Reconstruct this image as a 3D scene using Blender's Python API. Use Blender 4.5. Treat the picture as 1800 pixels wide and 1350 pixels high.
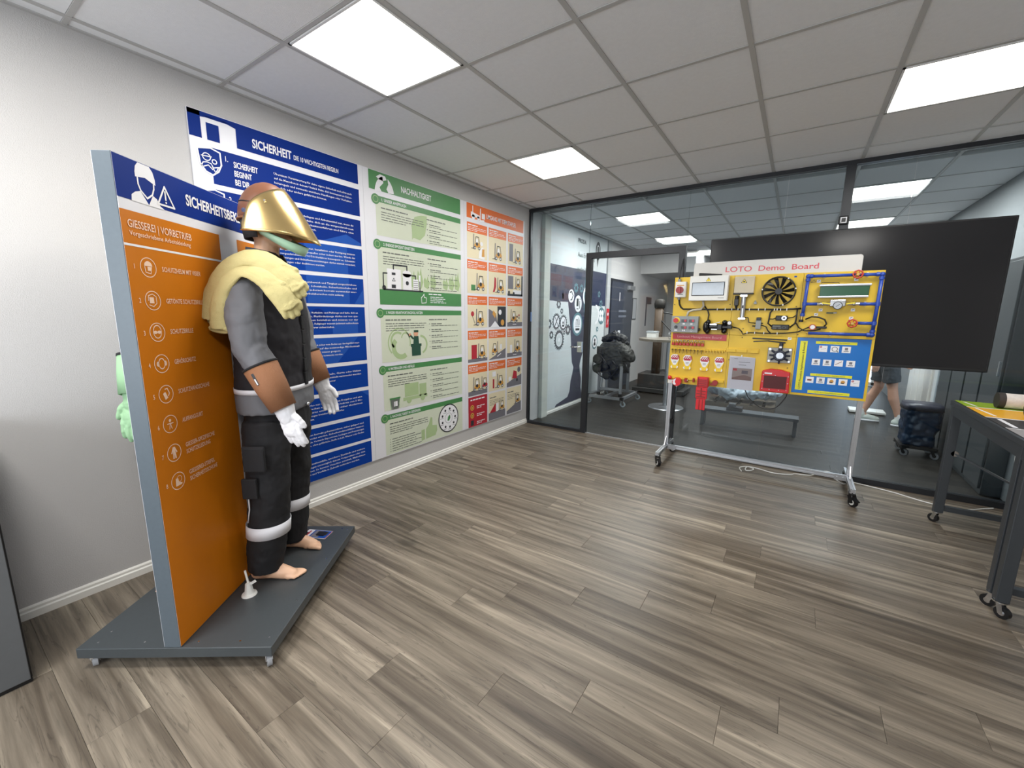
import bpy, math, random
from mathutils import Vector, Matrix, noise
random.seed(7)
sc = bpy.context.scene
for o in list(bpy.data.objects): bpy.data.objects.remove(o)
PI = math.pi

# ------------------------------------------------------------------ camera, world, light, exposure
CAM = Vector((2.918, -4.686, 1.473))
yaw, pitch, roll = -0.5949, -0.1700, 0.00971
fw = Vector((math.sin(yaw)*math.cos(pitch), math.cos(yaw)*math.cos(pitch), math.sin(pitch)))
rt = fw.cross(Vector((0, 0, 1))).normalized(); up = rt.cross(fw)
r2 = rt*math.cos(roll)+up*math.sin(roll); u2 = -rt*math.sin(roll)+up*math.cos(roll)
cd = bpy.data.cameras.new('camera'); cam = bpy.data.objects.new('camera', cd)
sc.collection.objects.link(cam); sc.camera = cam
M = Matrix.Identity(4)
for i in range(3):
    M[i][0] = r2[i]; M[i][1] = u2[i]; M[i][2] = -fw[i]; M[i][3] = CAM[i]
cam.matrix_world = M
cd.sensor_width = 36; cd.lens = 36*731.85/1800; cd.clip_start = 0.05

wd = bpy.data.worlds.new('world'); sc.world = wd; wd.use_nodes = True
bg = wd.node_tree.nodes['Background']; bg.inputs[0].default_value = (0.78, 0.88, 1, 1); bg.inputs[1].default_value = 2.2

def area(name, loc, rot, sx, sy, power, col=(1, 1, 1)):
    l = bpy.data.lights.new(name, 'AREA'); l.shape = 'RECTANGLE'; l.size = sx; l.size_y = sy
    l.energy = power; l.color = col
    o = bpy.data.objects.new(name, l); sc.collection.objects.link(o)
    o.location = loc; o.rotation_euler = rot
    return o
CEIL = 2.746
GX, GY, T = 0.098, -3.440, 0.625
FRONT_LAMPS = [(1, 0), (1, 3), (5, 3), (1, -3), (5, -3)]
BACK_LAMPS = [(1, 7), (5, 7), (1, 10), (5, 10), (1, 13)]
for (i, j) in FRONT_LAMPS + BACK_LAMPS:
    p = {3: 14, 0: 18, -3: 33}[j] if j < 6 else 42
    area('panel_lamp_light', (GX+T*(i+.5), GY+T*(j+.5), CEIL-0.03), (0, 0, 0), .56, .56, p, (1.0, 0.985, 0.955))
# daylight through the window behind the camera and the back room's window
area('window_daylight', (1.80, -6.95, 1.45), (math.radians(-90), 0, PI), 2.5, 1.5, 54, (0.90, 0.95, 1.0))
area('back_window_daylight', (4.9, 6.75, 1.2), (math.radians(-90), 0, 0), 1.0, 2.0, 40, (0.85, 0.93, 1.0))
sc.view_settings.view_transform = 'Standard'; sc.view_settings.look = 'None'
sc.view_settings.gamma = 1; sc.view_settings.use_curve_mapping = False
sc.view_settings.exposure = 0.25

# ------------------------------------------------------------------ materials
def srgb(c):
    return tuple(((x/255)/12.92 if x/255 <= .04045 else ((x/255+.055)/1.055)**2.4) for x in c)
MATS = {}
def mat(name, col, rough=.5, metal=0, var=.06, scale=20, bump=0, bscale=200, emit=0, spec=.5, alpha=1, coat=0, trans=0):
    if name in MATS: return MATS[name]
    m = bpy.data.materials.new(name); m.use_nodes = True; nt = m.node_tree; b = nt.nodes['Principled BSDF']
    c = srgb(col)
    tc = nt.nodes.new('ShaderNodeTexCoord')
    if var:
        n = nt.nodes.new('ShaderNodeTexNoise'); n.inputs['Scale'].default_value = scale; n.inputs['Detail'].default_value = 3
        nt.links.new(tc.outputs['Object'], n.inputs['Vector'])
        mx = nt.nodes.new('ShaderNodeMix'); mx.data_type = 'RGBA'
        mx.inputs[6].default_value = tuple(x*(1-var) for x in c)+(1,)
        mx.inputs[7].default_value = tuple(min(1, x*(1+var)) for x in c)+(1,)
        nt.links.new(n.outputs['Fac'], mx.inputs[0]); nt.links.new(mx.outputs[2], b.inputs['Base Color'])
        if emit: nt.links.new(mx.outputs[2], b.inputs['Emission Color'])
    else:
        b.inputs['Base Color'].default_value = c+(1,)
        b.inputs['Emission Color'].default_value = c+(1,)
    if bump:
        n2 = nt.nodes.new('ShaderNodeTexNoise'); n2.inputs['Scale'].default_value = bscale; n2.inputs['Detail'].default_value = 4
        nt.links.new(tc.outputs['Object'], n2.inputs['Vector'])
        bp = nt.nodes.new('ShaderNodeBump'); bp.inputs['Strength'].default_value = bump; bp.inputs['Distance'].default_value = .01
        nt.links.new(n2.outputs['Fac'], bp.inputs['Height']); nt.links.new(bp.outputs['Normal'], b.inputs['Normal'])
    b.inputs['Roughness'].default_value = rough; b.inputs['Metallic'].default_value = metal
    b.inputs['Specular IOR Level'].default_value = spec
    b.inputs['Coat Weight'].default_value = coat
    b.inputs['Alpha'].default_value = alpha
    b.inputs['Transmission Weight'].default_value = trans
    if emit: b.inputs['Emission Strength'].default_value = emit
    MATS[name] = m
    return m

def glass_mat(name, tint, refl=1.0, ior=1.5, rough=0.0):
    m = bpy.data.materials.new(name); m.use_nodes = True; nt = m.node_tree; nt.nodes.clear()
    out = nt.nodes.new('ShaderNodeOutputMaterial'); mix = nt.nodes.new('ShaderNodeMixShader')
    fr = nt.nodes.new('ShaderNodeFresnel'); fr.inputs[0].default_value = ior
    tr = nt.nodes.new('ShaderNodeBsdfTransparent'); tr.inputs[0].default_value = tint+(1,)
    gl = nt.nodes.new('ShaderNodeBsdfGlossy'); gl.inputs['Roughness'].default_value = rough
    gl.inputs['Color'].default_value = (refl, refl, refl, 1)
    nt.links.new(fr.outputs[0], mix.inputs[0]); nt.links.new(tr.outputs[0], mix.inputs[1]); nt.links.new(gl.outputs[0], mix.inputs[2])
    nt.links.new(mix.outputs[0], out.inputs[0]); MATS[name] = m
    return m

def plank_mat(name='weathered_oak_vinyl', tint=1.0):
    m = bpy.data.materials.new(name); m.use_nodes = True; nt = m.node_tree; b = nt.nodes['Principled BSDF']
    N, L = nt.nodes.new, nt.links.new
    geo = N('ShaderNodeTexCoord'); oi = N('ShaderNodeObjectInfo'); at = N('ShaderNodeAttribute'); at.attribute_name = 'pid'
    rnd = N('ShaderNodeMath'); rnd.operation = 'ADD'; L(oi.outputs['Random'], rnd.inputs[0]); L(at.outputs['Fac'], rnd.inputs[1])
    sep = N('ShaderNodeSeparateXYZ'); L(geo.outputs['Object'], sep.inputs[0])
    def vec(sx, sy, off):
        a = N('ShaderNodeMath'); a.operation = 'MULTIPLY'; a.inputs[1].default_value = sx; L(sep.outputs[0], a.inputs[0])
        c = N('ShaderNodeMath'); c.operation = 'MULTIPLY'; c.inputs[1].default_value = sy; L(sep.outputs[1], c.inputs[0])
        d = N('ShaderNodeMath'); d.operation = 'MULTIPLY'; d.inputs[1].default_value = off; L(rnd.outputs[0], d.inputs[0])
        v = N('ShaderNodeCombineXYZ'); L(a.outputs[0], v.inputs[0]); L(c.outputs[0], v.inputs[1]); L(d.outputs[0], v.inputs[2])
        return v
    n1 = N('ShaderNodeTexNoise'); n1.inputs['Scale'].default_value = 1; n1.inputs['Detail'].default_value = 5; n1.inputs['Distortion'].default_value = .8
    L(vec(.9, 17, 37).outputs[0], n1.inputs['Vector'])
    n2 = N('ShaderNodeTexNoise'); n2.inputs['Scale'].default_value = 1; n2.inputs['Detail'].default_value = 6; n2.inputs['Roughness'].default_value = .65
    L(vec(3.5, 75, 91).outputs[0], n2.inputs['Vector'])
    n3 = N('ShaderNodeTexNoise'); n3.inputs['Scale'].default_value = 1; n3.inputs['Detail'].default_value = 2; n3.inputs['Distortion'].default_value = 1.5
    L(vec(1.6, 5, 53).outputs[0], n3.inputs['Vector'])
    r1 = N('ShaderNodeValToRGB'); e = r1.color_ramp.elements
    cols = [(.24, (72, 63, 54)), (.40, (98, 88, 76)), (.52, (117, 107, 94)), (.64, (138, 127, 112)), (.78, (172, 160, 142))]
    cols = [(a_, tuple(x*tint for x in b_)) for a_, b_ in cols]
    e[0].position = cols[0][0]; e[0].color = srgb(cols[0][1])+(1,)
    e[1].position = cols[-1][0]; e[1].color = srgb(cols[-1][1])+(1,)
    for p_, c_ in cols[1:-1]:
        k = e.new(p_); k.color = srgb(c_)+(1,)
    pr = N('ShaderNodeMapRange'); pr.inputs[3].default_value = -.085; pr.inputs[4].default_value = .085
    fr = N('ShaderNodeMath'); fr.operation = 'FRACT'; L(rnd.outputs[0], fr.inputs[0]); L(fr.outputs[0], pr.inputs[0])
    ad = N('ShaderNodeMath'); ad.operation = 'ADD'; L(n1.outputs['Fac'], ad.inputs[0]); L(pr.outputs[0], ad.inputs[1]); L(ad.outputs[0], r1.inputs[0])
    # fine grain
    g = N('ShaderNodeMapRange'); g.inputs[1].default_value = .3; g.inputs[2].default_value = .72; g.inputs[3].default_value = .74; g.inputs[4].default_value = 1.14
    L(n2.outputs['Fac'], g.inputs[0])
    mm = N('ShaderNodeMix'); mm.data_type = 'RGBA'; mm.blend_type = 'MULTIPLY'; mm.inputs[0].default_value = 1
    L(r1.outputs[0], mm.inputs[6]); L(g.outputs[0], mm.inputs[7])
    # dark knots / grain cracks
    k = N('ShaderNodeMapRange'); k.inputs[1].default_value = .62; k.inputs[2].default_value = .74; k.inputs[3].default_value = 1; k.inputs[4].default_value = .66
    L(n3.outputs['Fac'], k.inputs[0])
    m3 = N('ShaderNodeMix'); m3.data_type = 'RGBA'; m3.blend_type = 'MULTIPLY'; m3.inputs[0].default_value = 1
    L(mm.outputs[2], m3.inputs[6]); L(k.outputs[0], m3.inputs[7])
    cn = N('ShaderNodeTexNoise'); cn.inputs['Scale'].default_value = 1; cn.inputs['Detail'].default_value = 3; cn.inputs['Distortion'].default_value = 1
    L(vec(1.7, 26, 71).outputs[0], cn.inputs['Vector'])
    cs = N('ShaderNodeMath'); cs.operation = 'SUBTRACT'; cs.inputs[1].default_value = .5; L(cn.outputs['Fac'], cs.inputs[0])
    ca = N('ShaderNodeMath'); ca.operation = 'ABSOLUTE'; L(cs.outputs[0], ca.inputs[0])
    cr = N('ShaderNodeMapRange'); cr.inputs[1].default_value = 0; cr.inputs[2].default_value = .014; cr.inputs[3].default_value = .58; cr.inputs[4].default_value = 1
    L(ca.outputs[0], cr.inputs[0])
    m4 = N('ShaderNodeMix'); m4.data_type = 'RGBA'; m4.blend_type = 'MULTIPLY'; m4.inputs[0].default_value = .8
    L(m3.outputs[2], m4.inputs[6]); L(cr.outputs[0], m4.inputs[7])
    L(m4.outputs[2], b.inputs['Base Color'])
    b.inputs['Roughness'].default_value = .42; b.inputs['Specular IOR Level'].default_value = .45
    bp = N('ShaderNodeBump'); bp.inputs['Strength'].default_value = .12; bp.inputs['Distance'].default_value = .004
    L(n2.outputs['Fac'], bp.inputs['Height']); L(bp.outputs['Normal'], b.inputs['Normal'])
    MATS[name] = m
    return m

# ------------------------------------------------------------------ geometry helpers
WM = {}
class Fr:
    """flat frame: origin, u axis, v axis; n = u x v points towards the viewer"""
    def __init__(s, O, U, V):
        s.O, s.U, s.V = Vector(O), Vector(U).normalized(), Vector(V).normalized(); s.N = s.U.cross(s.V)
    def p(s, u, v, d=0): return s.O+s.U*u+s.V*v+s.N*d
class G:
    def __init__(s): s.v, s.f, s.m, s.sm = [], [], [], []
    def add(s, vs, fs, mi=0, sm=False):
        b = len(s.v); s.v += [Vector(x) for x in vs]
        for f in fs: s.f.append([b+i for i in f]); s.m.append(mi); s.sm.append(sm)
        return s
    def box(s, a, b, mi=0, fr=None):
        x0, y0, z0 = a; x1, y1, z1 = b
        x0, x1 = sorted((x0, x1)); y0, y1 = sorted((y0, y1)); z0, z1 = sorted((z0, z1))
        vs = [(x0, y0, z0), (x1, y0, z0), (x1, y1, z0), (x0, y1, z0), (x0, y0, z1), (x1, y0, z1), (x1, y1, z1), (x0, y1, z1)]
        if fr: vs = [fr.p(*v) for v in vs]
        return s.add(vs, [(0, 3, 2, 1), (4, 5, 6, 7), (0, 1, 5, 4), (1, 2, 6, 5), (2, 3, 7, 6), (3, 0, 4, 7)], mi)
    def bar(s, a, b, w, h, mi=0, upv=(0, 0, 1)):
        a, b = Vector(a), Vector(b); d = (b-a).normalized(); upv = Vector(upv)
        if abs(d.dot(upv)) > .95: upv = Vector((1, 0, 0))
        x = d.cross(upv).normalized(); y = x.cross(d)
        vs = [c+x*sx*w/2+y*sy*h/2 for c in (a, b) for sx, sy in ((-1, -1), (1, -1), (1, 1), (-1, 1))]
        return s.add(vs, [(3, 2, 1, 0), (4, 5, 6, 7), (0, 1, 5, 4), (1, 2, 6, 5), (2, 3, 7, 6), (3, 0, 4, 7)], mi)
    def cyl(s, a, b, r0, r1=None, n=16, mi=0, caps=True):
        r1 = r0 if r1 is None else r1; a, b = Vector(a), Vector(b); d = (b-a).normalized()
        x = d.orthogonal().normalized(); y = d.cross(x)
        vs = [c+(x*math.cos(2*PI*i/n)+y*math.sin(2*PI*i/n))*r for c, r in ((a, r0), (b, r1)) for i in range(n)]
        s.add(vs, [(i, (i+1) % n, n+(i+1) % n, n+i) for i in range(n)], mi, True)
        if caps:
            s.add(vs[:n], [tuple(range(n-1, -1, -1))], mi); s.add(vs[n:], [tuple(range(n))], mi)
        return s
    def tube(s, pts, r, n=8, mi=0, closed=False, flat=None, caps=True):
        pts = [Vector(p) for p in pts]; k = len(pts); rs = r if isinstance(r, (list, tuple)) else [r]*k
        ref = None; vs = []
        for i, p in enumerate(pts):
            a = pts[(i-1) % k] if (closed or i > 0) else p; b = pts[(i+1) % k] if (closed or i < k-1) else p
            d = (b-a).normalized()
            if ref is None: ref = d.orthogonal().normalized()
            x = (ref-d*ref.dot(d)); x = x.normalized() if x.length > 1e-6 else d.orthogonal().normalized(); ref = x
            y = d.cross(x)
            for j in range(n):
                o = (x*math.cos(2*PI*j/n)+y*math.sin(2*PI*j/n))*rs[i]
                if flat: ax = Vector(flat[0]).normalized(); o -= ax*o.dot(ax)*(1-flat[1])
                vs.append(p+o)
        fs = []
        for i in range(k if closed else k-1):
            for j in range(n):
                a = i*n+j; b = i*n+(j+1) % n; c = ((i+1) % k)*n+(j+1) % n; d = ((i+1) % k)*n+j
                fs.append((a, b, c, d))
        if caps and not closed: fs += [tuple(range(n-1, -1, -1)), tuple(range((k-1)*n, k*n))]
        return s.add(vs, fs, mi, True)
    def ell(s, c, r, nu=16, nv=10, mi=0, M3=None):
        c = Vector(c); vs = []; rr = (r, r, r) if not isinstance(r, (tuple, list)) else r
        for i in range(nv+1):
            th = PI*i/nv
            for j in range(nu):
                q = Vector((rr[0]*math.sin(th)*math.cos(2*PI*j/nu), rr[1]*math.sin(th)*math.sin(2*PI*j/nu), rr[2]*math.cos(th)))
                vs.append(c+(M3 @ q if M3 else q))
        fs = []
        for i in range(nv):
            for j in range(nu):
                a = i*nu+j; b = i*nu+(j+1) % nu
                if i == 0: fs.append((j, nu+j, nu+(j+1) % nu))
                elif i == nv-1: fs.append((a, a+nu, b))
                else: fs.append((a, a+nu, b+nu, b))
        return s.add(vs, fs, mi, True)
    def caps(s, pts, rs, n=12, flat=None):          # capsule chain for blobs
        s.tube(pts, rs, n, flat=flat)
        for p, r in zip(pts, rs if isinstance(rs, (list, tuple)) else [rs]*len(pts)):
            if flat:
                ax = Vector(flat[0]).normalized(); Mx = Matrix.Identity(3)
                for i in range(3):
                    for j in range(3): Mx[i][j] -= ax[i]*ax[j]*(1-flat[1])
                s.ell(p, r*.99, 12, 8, M3=Mx)
            else: s.ell(p, r*.99, 12, 8)
        return s
    def loft(s, rings, n=28, mi=0, ex=2.0, caps=True):  # rings: (x,y,z,rx,ry)
        vs = []
        for (x, y, z, rx, ry) in rings:
            for j in range(n):
                a = 2*PI*j/n; c, q = math.cos(a), math.sin(a)
                vs.append((x+rx*math.copysign(abs(c)**(2/ex), c), y+ry*math.copysign(abs(q)**(2/ex), q), z))
        k = len(rings)
        fs = [(i*n+j, i*n+(j+1) % n, (i+1)*n+(j+1) % n, (i+1)*n+j) for i in range(k-1) for j in range(n)]
        if caps: fs += [tuple(range(n-1, -1, -1)), tuple(range((k-1)*n, k*n))]
        return s.add(vs, fs, mi, True)
    # ---- flat print
    def poly(s, fr, pts, d, mi=0): return s.add([fr.p(u, v, d) for u, v in pts], [tuple(range(len(pts)))], mi)
    def rect(s, fr, u0, v0, u1, v1, d, mi=0):
        u0, u1 = sorted((u0, u1)); v0, v1 = sorted((v0, v1))
        return s.poly(fr, [(u0, v0), (u1, v0), (u1, v1), (u0, v1)], d, mi)
    def disc(s, fr, u, v, ru, d, mi=0, n=24, rv=None):
        rv = rv or ru
        return s.poly(fr, [(u+ru*math.cos(2*PI*i/n), v+rv*math.sin(2*PI*i/n)) for i in range(n)], d, mi)
    def ring(s, fr, u, v, r, w, d, mi=0, n=28, a0=0, a1=2*PI, rv=None):
        k = (rv or r)/r; pts = [(r, ), (r-w, )]; vs = []
        for i in range(n+1):
            a = a0+(a1-a0)*i/n
            for q in (r, r-w): vs.append(fr.p(u+q*math.cos(a), v+q*k*math.sin(a), d))
        return s.add(vs, [(2*i, 2*i+2, 2*i+3, 2*i+1) for i in range(n)], mi)
    def stroke(s, fr, pts, w, d, mi=0, closed=False):
        n = len(pts)
        for i in range(n if closed else n-1):
            a = Vector(pts[i]); b = Vector(pts[(i+1) % n]); t = (b-a)
            if t.length < 1e-6: continue
            t.normalize(); q = Vector((-t.y, t.x))*w/2; e = t*w*.35
            s.poly(fr, [tuple(a-e-q), tuple(b+e-q), tuple(b+e+q), tuple(a-e+q)], d+.00005*(i % 3), mi)
        return s
    def gear(s, fr, u, v, r, d, mi=0, teeth=12, hole=.4, depth=.16):
        n = teeth*4; o = []
        for i in range(n):
            rr = r if (i % 4) in (0, 1) else r*(1-depth); a = 2*PI*i/n
            o.append((u+rr*math.cos(a), v+rr*math.sin(a)))
        inn = [(u+r*hole*math.cos(2*PI*i/n), v+r*hole*math.sin(2*PI*i/n)) for i in range(n)]
        vs = [fr.p(a, b, d) for a, b in o]+[fr.p(a, b, d) for a, b in inn]
        return s.add(vs, [(i, (i+1) % n, n+(i+1) % n, n+i) for i in range(n)], mi)

def catmull(pts, n=8):
    pts = [Vector(p) for p in pts]; o = []
    for i in range(len(pts)-1):
        p0 = pts[max(0, i-1)]; p1 = pts[i]; p2 = pts[i+1]; p3 = pts[min(len(pts)-1, i+2)]
        for k in range(n):
            t = k/n; o.append(.5*((2*p1)+(-p0+p2)*t+(2*p0-5*p1+4*p2-p3)*t*t+(-p0+3*p1-3*p2+p3)*t**3))
    return o+[pts[-1]]
def setp(o, label=None, cat=None, group=None, kind=None):
    if label: o['label'] = label
    if cat: o['category'] = cat
    if group: o['group'] = group
    if kind: o['kind'] = kind
    return o
def empty(name, loc, label, cat, group=None, rz=0, kind=None):
    o = bpy.data.objects.new(name, None); sc.collection.objects.link(o); o.empty_display_size = .1
    o.location = loc; o.rotation_euler = (0, 0, rz)
    WM[o] = Matrix.Translation(Vector(loc)) @ Matrix.Rotation(rz, 4, 'Z')
    return setp(o, label, cat, group, kind)
BAKE = []
def build(g, name, mats, parent=None, local=False, bevel=0, label=None, cat=None, group=None, kind=None, smooth=None,
          voxel=None, sm_it=4, wr=None, sub=0, origin=None, solid=0):
    me = bpy.data.meshes.new(name)
    vs = g.v
    if parent is not None and not local:
        inv = WM[parent].inverted(); vs = [inv @ v for v in vs]; W = WM[parent].copy()
    elif parent is not None: W = WM[parent].copy()
    else:
        if origin is None and vs:
            lo = [min(v[i] for v in vs) for i in range(3)]; hi = [max(v[i] for v in vs) for i in range(3)]
            origin = ((lo[0]+hi[0])/2, (lo[1]+hi[1])/2, lo[2])
        O = Vector(origin or (0, 0, 0)); vs = [v-O for v in vs]; W = Matrix.Translation(O)
    me.from_pydata([tuple(v) for v in vs], [], g.f)
    if not isinstance(mats, (list, tuple)): mats = [mats]
    for m in mats: me.materials.append(m)
    me.polygons.foreach_set('material_index', g.m)
    me.polygons.foreach_set('use_smooth', [bool(x) if smooth is None else smooth for x in g.sm])
    me.update()
    o = bpy.data.objects.new(name, me); sc.collection.objects.link(o)
    if parent is not None: o.parent = parent
    else: o.location = W.to_translation()
    WM[o] = W
    if voxel:
        r = o.modifiers.new('r', 'REMESH'); r.mode = 'VOXEL'; r.voxel_size = voxel; r.use_smooth_shade = True
        q = o.modifiers.new('s', 'SMOOTH'); q.iterations = sm_it; q.factor = .5
    if wr:
        tx = bpy.data.textures.new('wrinkle', 'CLOUDS'); tx.noise_scale = wr[1]
        dd = o.modifiers.new('d', 'DISPLACE'); dd.texture = tx; dd.strength = wr[0]; dd.mid_level = .5
        dd.texture_coords = 'LOCAL'
    if solid:
        q = o.modifiers.new('t', 'SOLIDIFY'); q.thickness = solid; q.offset = 0
    if bevel:
        b = o.modifiers.new('b', 'BEVEL'); b.width = bevel; b.segments = 2; b.limit_method = 'ANGLE'; b.angle_limit = math.radians(50)
    if sub:
        q = o.modifiers.new('u', 'SUBSURF'); q.levels = sub; q.render_levels = sub
    if voxel or wr: BAKE.append(o)
    return setp(o, label, cat, group, kind)

def copy_thing(src, loc, rz=None, label=None, group=None):
    r = src.copy(); sc.collection.objects.link(r); r.location = loc
    if rz is not None: r.rotation_euler = (0, 0, rz)
    if label: r['label'] = label
    if group: r['group'] = group
    for ch in list(src.children):
        c = ch.copy(); sc.collection.objects.link(c); c.parent = r
        for gch in ch.children:
            d = gch.copy(); sc.collection.objects.link(d); d.parent = c
    return r

# text: collected, evaluated once, merged per (parent, part name)
TXT = []
def text(s, fr, u, v, h, parent, name, m, w=None, ratio=.62, d=.002, bold=.012, res=3, align='l', rot=0):
    TXT.append((s, fr, u, v, h, parent, name, m, w, ratio, d, bold, res, align, rot))
def flush_text():
    cs = []
    for t in TXT:
        c = bpy.data.curves.new('t', 'FONT'); c.body = t[0]; c.size = 1; c.resolution_u = t[12]; c.offset = t[11]; c.fill_mode = 'FRONT' if False else 'BOTH'
        c.dimensions = '2D'
        o = bpy.data.objects.new('t', c); sc.collection.objects.link(o); cs.append(o)
    bpy.context.view_layer.update(); dg = bpy.context.evaluated_depsgraph_get()
    groups = {}
    for t, o in zip(TXT, cs):
        me = bpy.data.meshes.new_from_object(o.evaluated_get(dg))
        s, fr, u, v, h, parent, name, m, w, ratio, d, bold, res, align, rot = t
        if not me.vertices: continue
        xs = [q.co.x for q in me.vertices]; x0, x1 = min(xs), max(xs)
        sy = h/.73; sx = sy*ratio if w is None else w/(x1-x0)
        W = (x1-x0)*sx; off = 0 if align == 'l' else (-W/2 if align == 'c' else -W)
        cr, sr = math.cos(rot), math.sin(rot)
        g = groups.setdefault((parent, name, m) if h < .03 else (parent, name, m, len(groups)), G())
        vs = []
        for q in me.vertices:
            a = off+(q.co.x-x0)*sx; b = q.co.y*sy
            vs.append(fr.p(u+a*cr-b*sr, v+a*sr+b*cr, d))
        g.add(vs, [tuple(p.vertices) for p in me.polygons])
        bpy.data.meshes.remove(me)
    for o in cs:
        c = o.data; bpy.data.objects.remove(o); bpy.data.curves.remove(c)
    for k_, g in groups.items(): build(g, k_[1], k_[2], k_[0], kind='stuff' if len(k_) == 3 else None)
def bake():
    bpy.context.view_layer.update(); dg = bpy.context.evaluated_depsgraph_get(); res = []
    for o in BAKE:
        me = bpy.data.meshes.new_from_object(o.evaluated_get(dg)); res.append((o, me))
    for o, me in res:
        mats = list(o.data.materials); o.modifiers.clear(); old = o.data; o.data = me
        if not me.materials:
            for m in mats: me.materials.append(m)
        for p in me.polygons: p.use_smooth = True
        if old.users == 0: bpy.data.meshes.remove(old)

# common materials
white = mat('white_paint', (191, 189, 188), .65, var=.02, scale=3, bump=.25, bscale=260)
trimw = mat('trim_white', (232, 230, 224), .35, var=.02)
board_w = mat('board_white', (222, 222, 228), .4, var=.01)
blue = mat('print_blue', (8, 58, 146), .55, var=.05, scale=2, spec=.12)
blue2 = mat('print_blue_dark', (4, 42, 124), .55, var=.05, scale=2, spec=.12)
blue3 = mat('print_blue_light', (34, 80, 164), .55, var=.04, scale=2, spec=.12)
pw = mat('print_white', (232, 232, 236), .5, var=.01)
pgreen = mat('print_green', (70, 132, 76), .45, var=.04)
ppale = mat('print_pale_green', (205, 212, 192), .5, var=.02)
psage = mat('print_sage', (166, 188, 140), .5, var=.03)
pgrey = mat('print_grey', (100, 104, 100), .5, var=.03)
pdark = mat('print_dark', (42, 44, 50), .5, var=.03)
porange = mat('print_orange', (222, 108, 42), .45, var=.04)
porange2 = mat('print_orange_brown', (198, 114, 16), .45, var=.04, spec=.2)
pcream = mat('print_cream', (226, 214, 182), .5, var=.02)
pred = mat('print_red', (176, 36, 52), .45, var=.04)
pslate = mat('print_slate', (116, 114, 122), .5, var=.03)
pocre = mat('print_ochre', (206, 150, 66), .5, var=.03)
dark_frame = mat('anthracite_metal', (44, 46, 50), .4, metal=.3)
black = mat('black_plastic', (22, 22, 24), .4)
blackg = mat('black_gloss', (18, 18, 20), .15)
alu = mat('aluminium', (190, 192, 196), .32, metal=.85)
chrome = mat('chrome', (215, 217, 220), .15, metal=1)
greypaint = mat('grey_blue_paint', (84, 94, 102), .42, var=.08, scale=60)
skin = mat('mannequin_skin', (226, 182, 150), .4, var=.03)
wplastic = mat('white_plastic', (228, 228, 224), .35, var=.02)
red = mat('red_plastic', (196, 26, 36), .35)
yellow = mat('yellow_board', (222, 184, 40), .42, var=.05, scale=6)
greybox = mat('grey_plastic', (142, 148, 150), .45)

# ------------------------------------------------------------------ room shell
X1, YB, YF, XB = 5.6, -7.0, 6.9, 4.45
def struct(name, g, m, **k): return build(g, name, m, kind='structure', **k)
plank = plank_mat()
under = mat('underlay', (58, 52, 46), .8)
fl = struct('floor', G().box((-.1, YB, -.06), (X1, .0, -.0045)), under, origin=(0, 0, 0))
W, ys = .175, -3.633
rows = range(-14, 21)
meshes = {}
def plank_mesh(x0, x1, y0, y1, pid):
    g = G(); e = .0009; y0 += e/2; y1 -= e/2; x0 += e/2; x1 -= e/2
    b = .0009
    vs = [(x0, y0, -.004), (x1, y0, -.004), (x1, y1, -.004), (x0, y1, -.004), (x0, y0, -b*.6), (x1, y0, -b*.6), (x1, y1, -b*.6), (x0, y1, -b*.6),
          (x0+b, y0+b, 0), (x1-b, y0+b, 0), (x1-b, y1-b, 0), (x0+b, y1-b, 0)]
    g.add(vs, [(0, 1, 5, 4), (1, 2, 6, 5), (2, 3, 7, 6), (3, 0, 4, 7), (4, 5, 9, 8), (5, 6, 10, 9), (6, 7, 11, 10), (7, 4, 8, 11), (8, 9, 10, 11)])
    return g
rr = random.Random(3)
npl = 0
for k in range(-20, 22):
    y0 = ys+W*k; y1 = y0+W
    if y1 < YB or y0 > -.005: continue
    y0 = max(y0, YB); y1 = min(y1, 0)
    x = -rr.random()*1.1
    if k == 0: x = -.85+.47
    while x < X1:
        a, b = max(0, x), min(X1, x+1.22)
        if b-a > .01:
            o = build(plank_mesh(a, b, y0, y1, 0), 'floor_plank', plank, fl); npl += 1
        x += 1.22
bfl = G().box((-.1, 0, -.06), (XB+.1, YF, -.0045), 1)
for k in range(20, 62):
    y0 = ys+W*k; y1 = y0+W
    y0 = max(y0, 0); y1 = min(y1, YF)
    if y1-y0 < .02: continue
    x = -rr.random()*1.1
    while x < XB:
        a, b = max(0, x), min(XB, x+1.22)
        if b-a > .01:
            q = plank_mesh(a, b, y0, y1, 0); bfl.add(q.v, q.f, 0)
        x += 1.22
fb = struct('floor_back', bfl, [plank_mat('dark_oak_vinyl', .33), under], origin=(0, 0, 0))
# per-plank random for the joined back floor
at = fb.data.attributes.new('pid', 'FLOAT', 'FACE')
nb = 6; vals = [0.0]*len(fb.data.polygons)
for i in range(nb, len(vals)): vals[i] = ((i-nb)//9)*.3719 % 7
at.data.foreach_set('value', vals)

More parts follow.
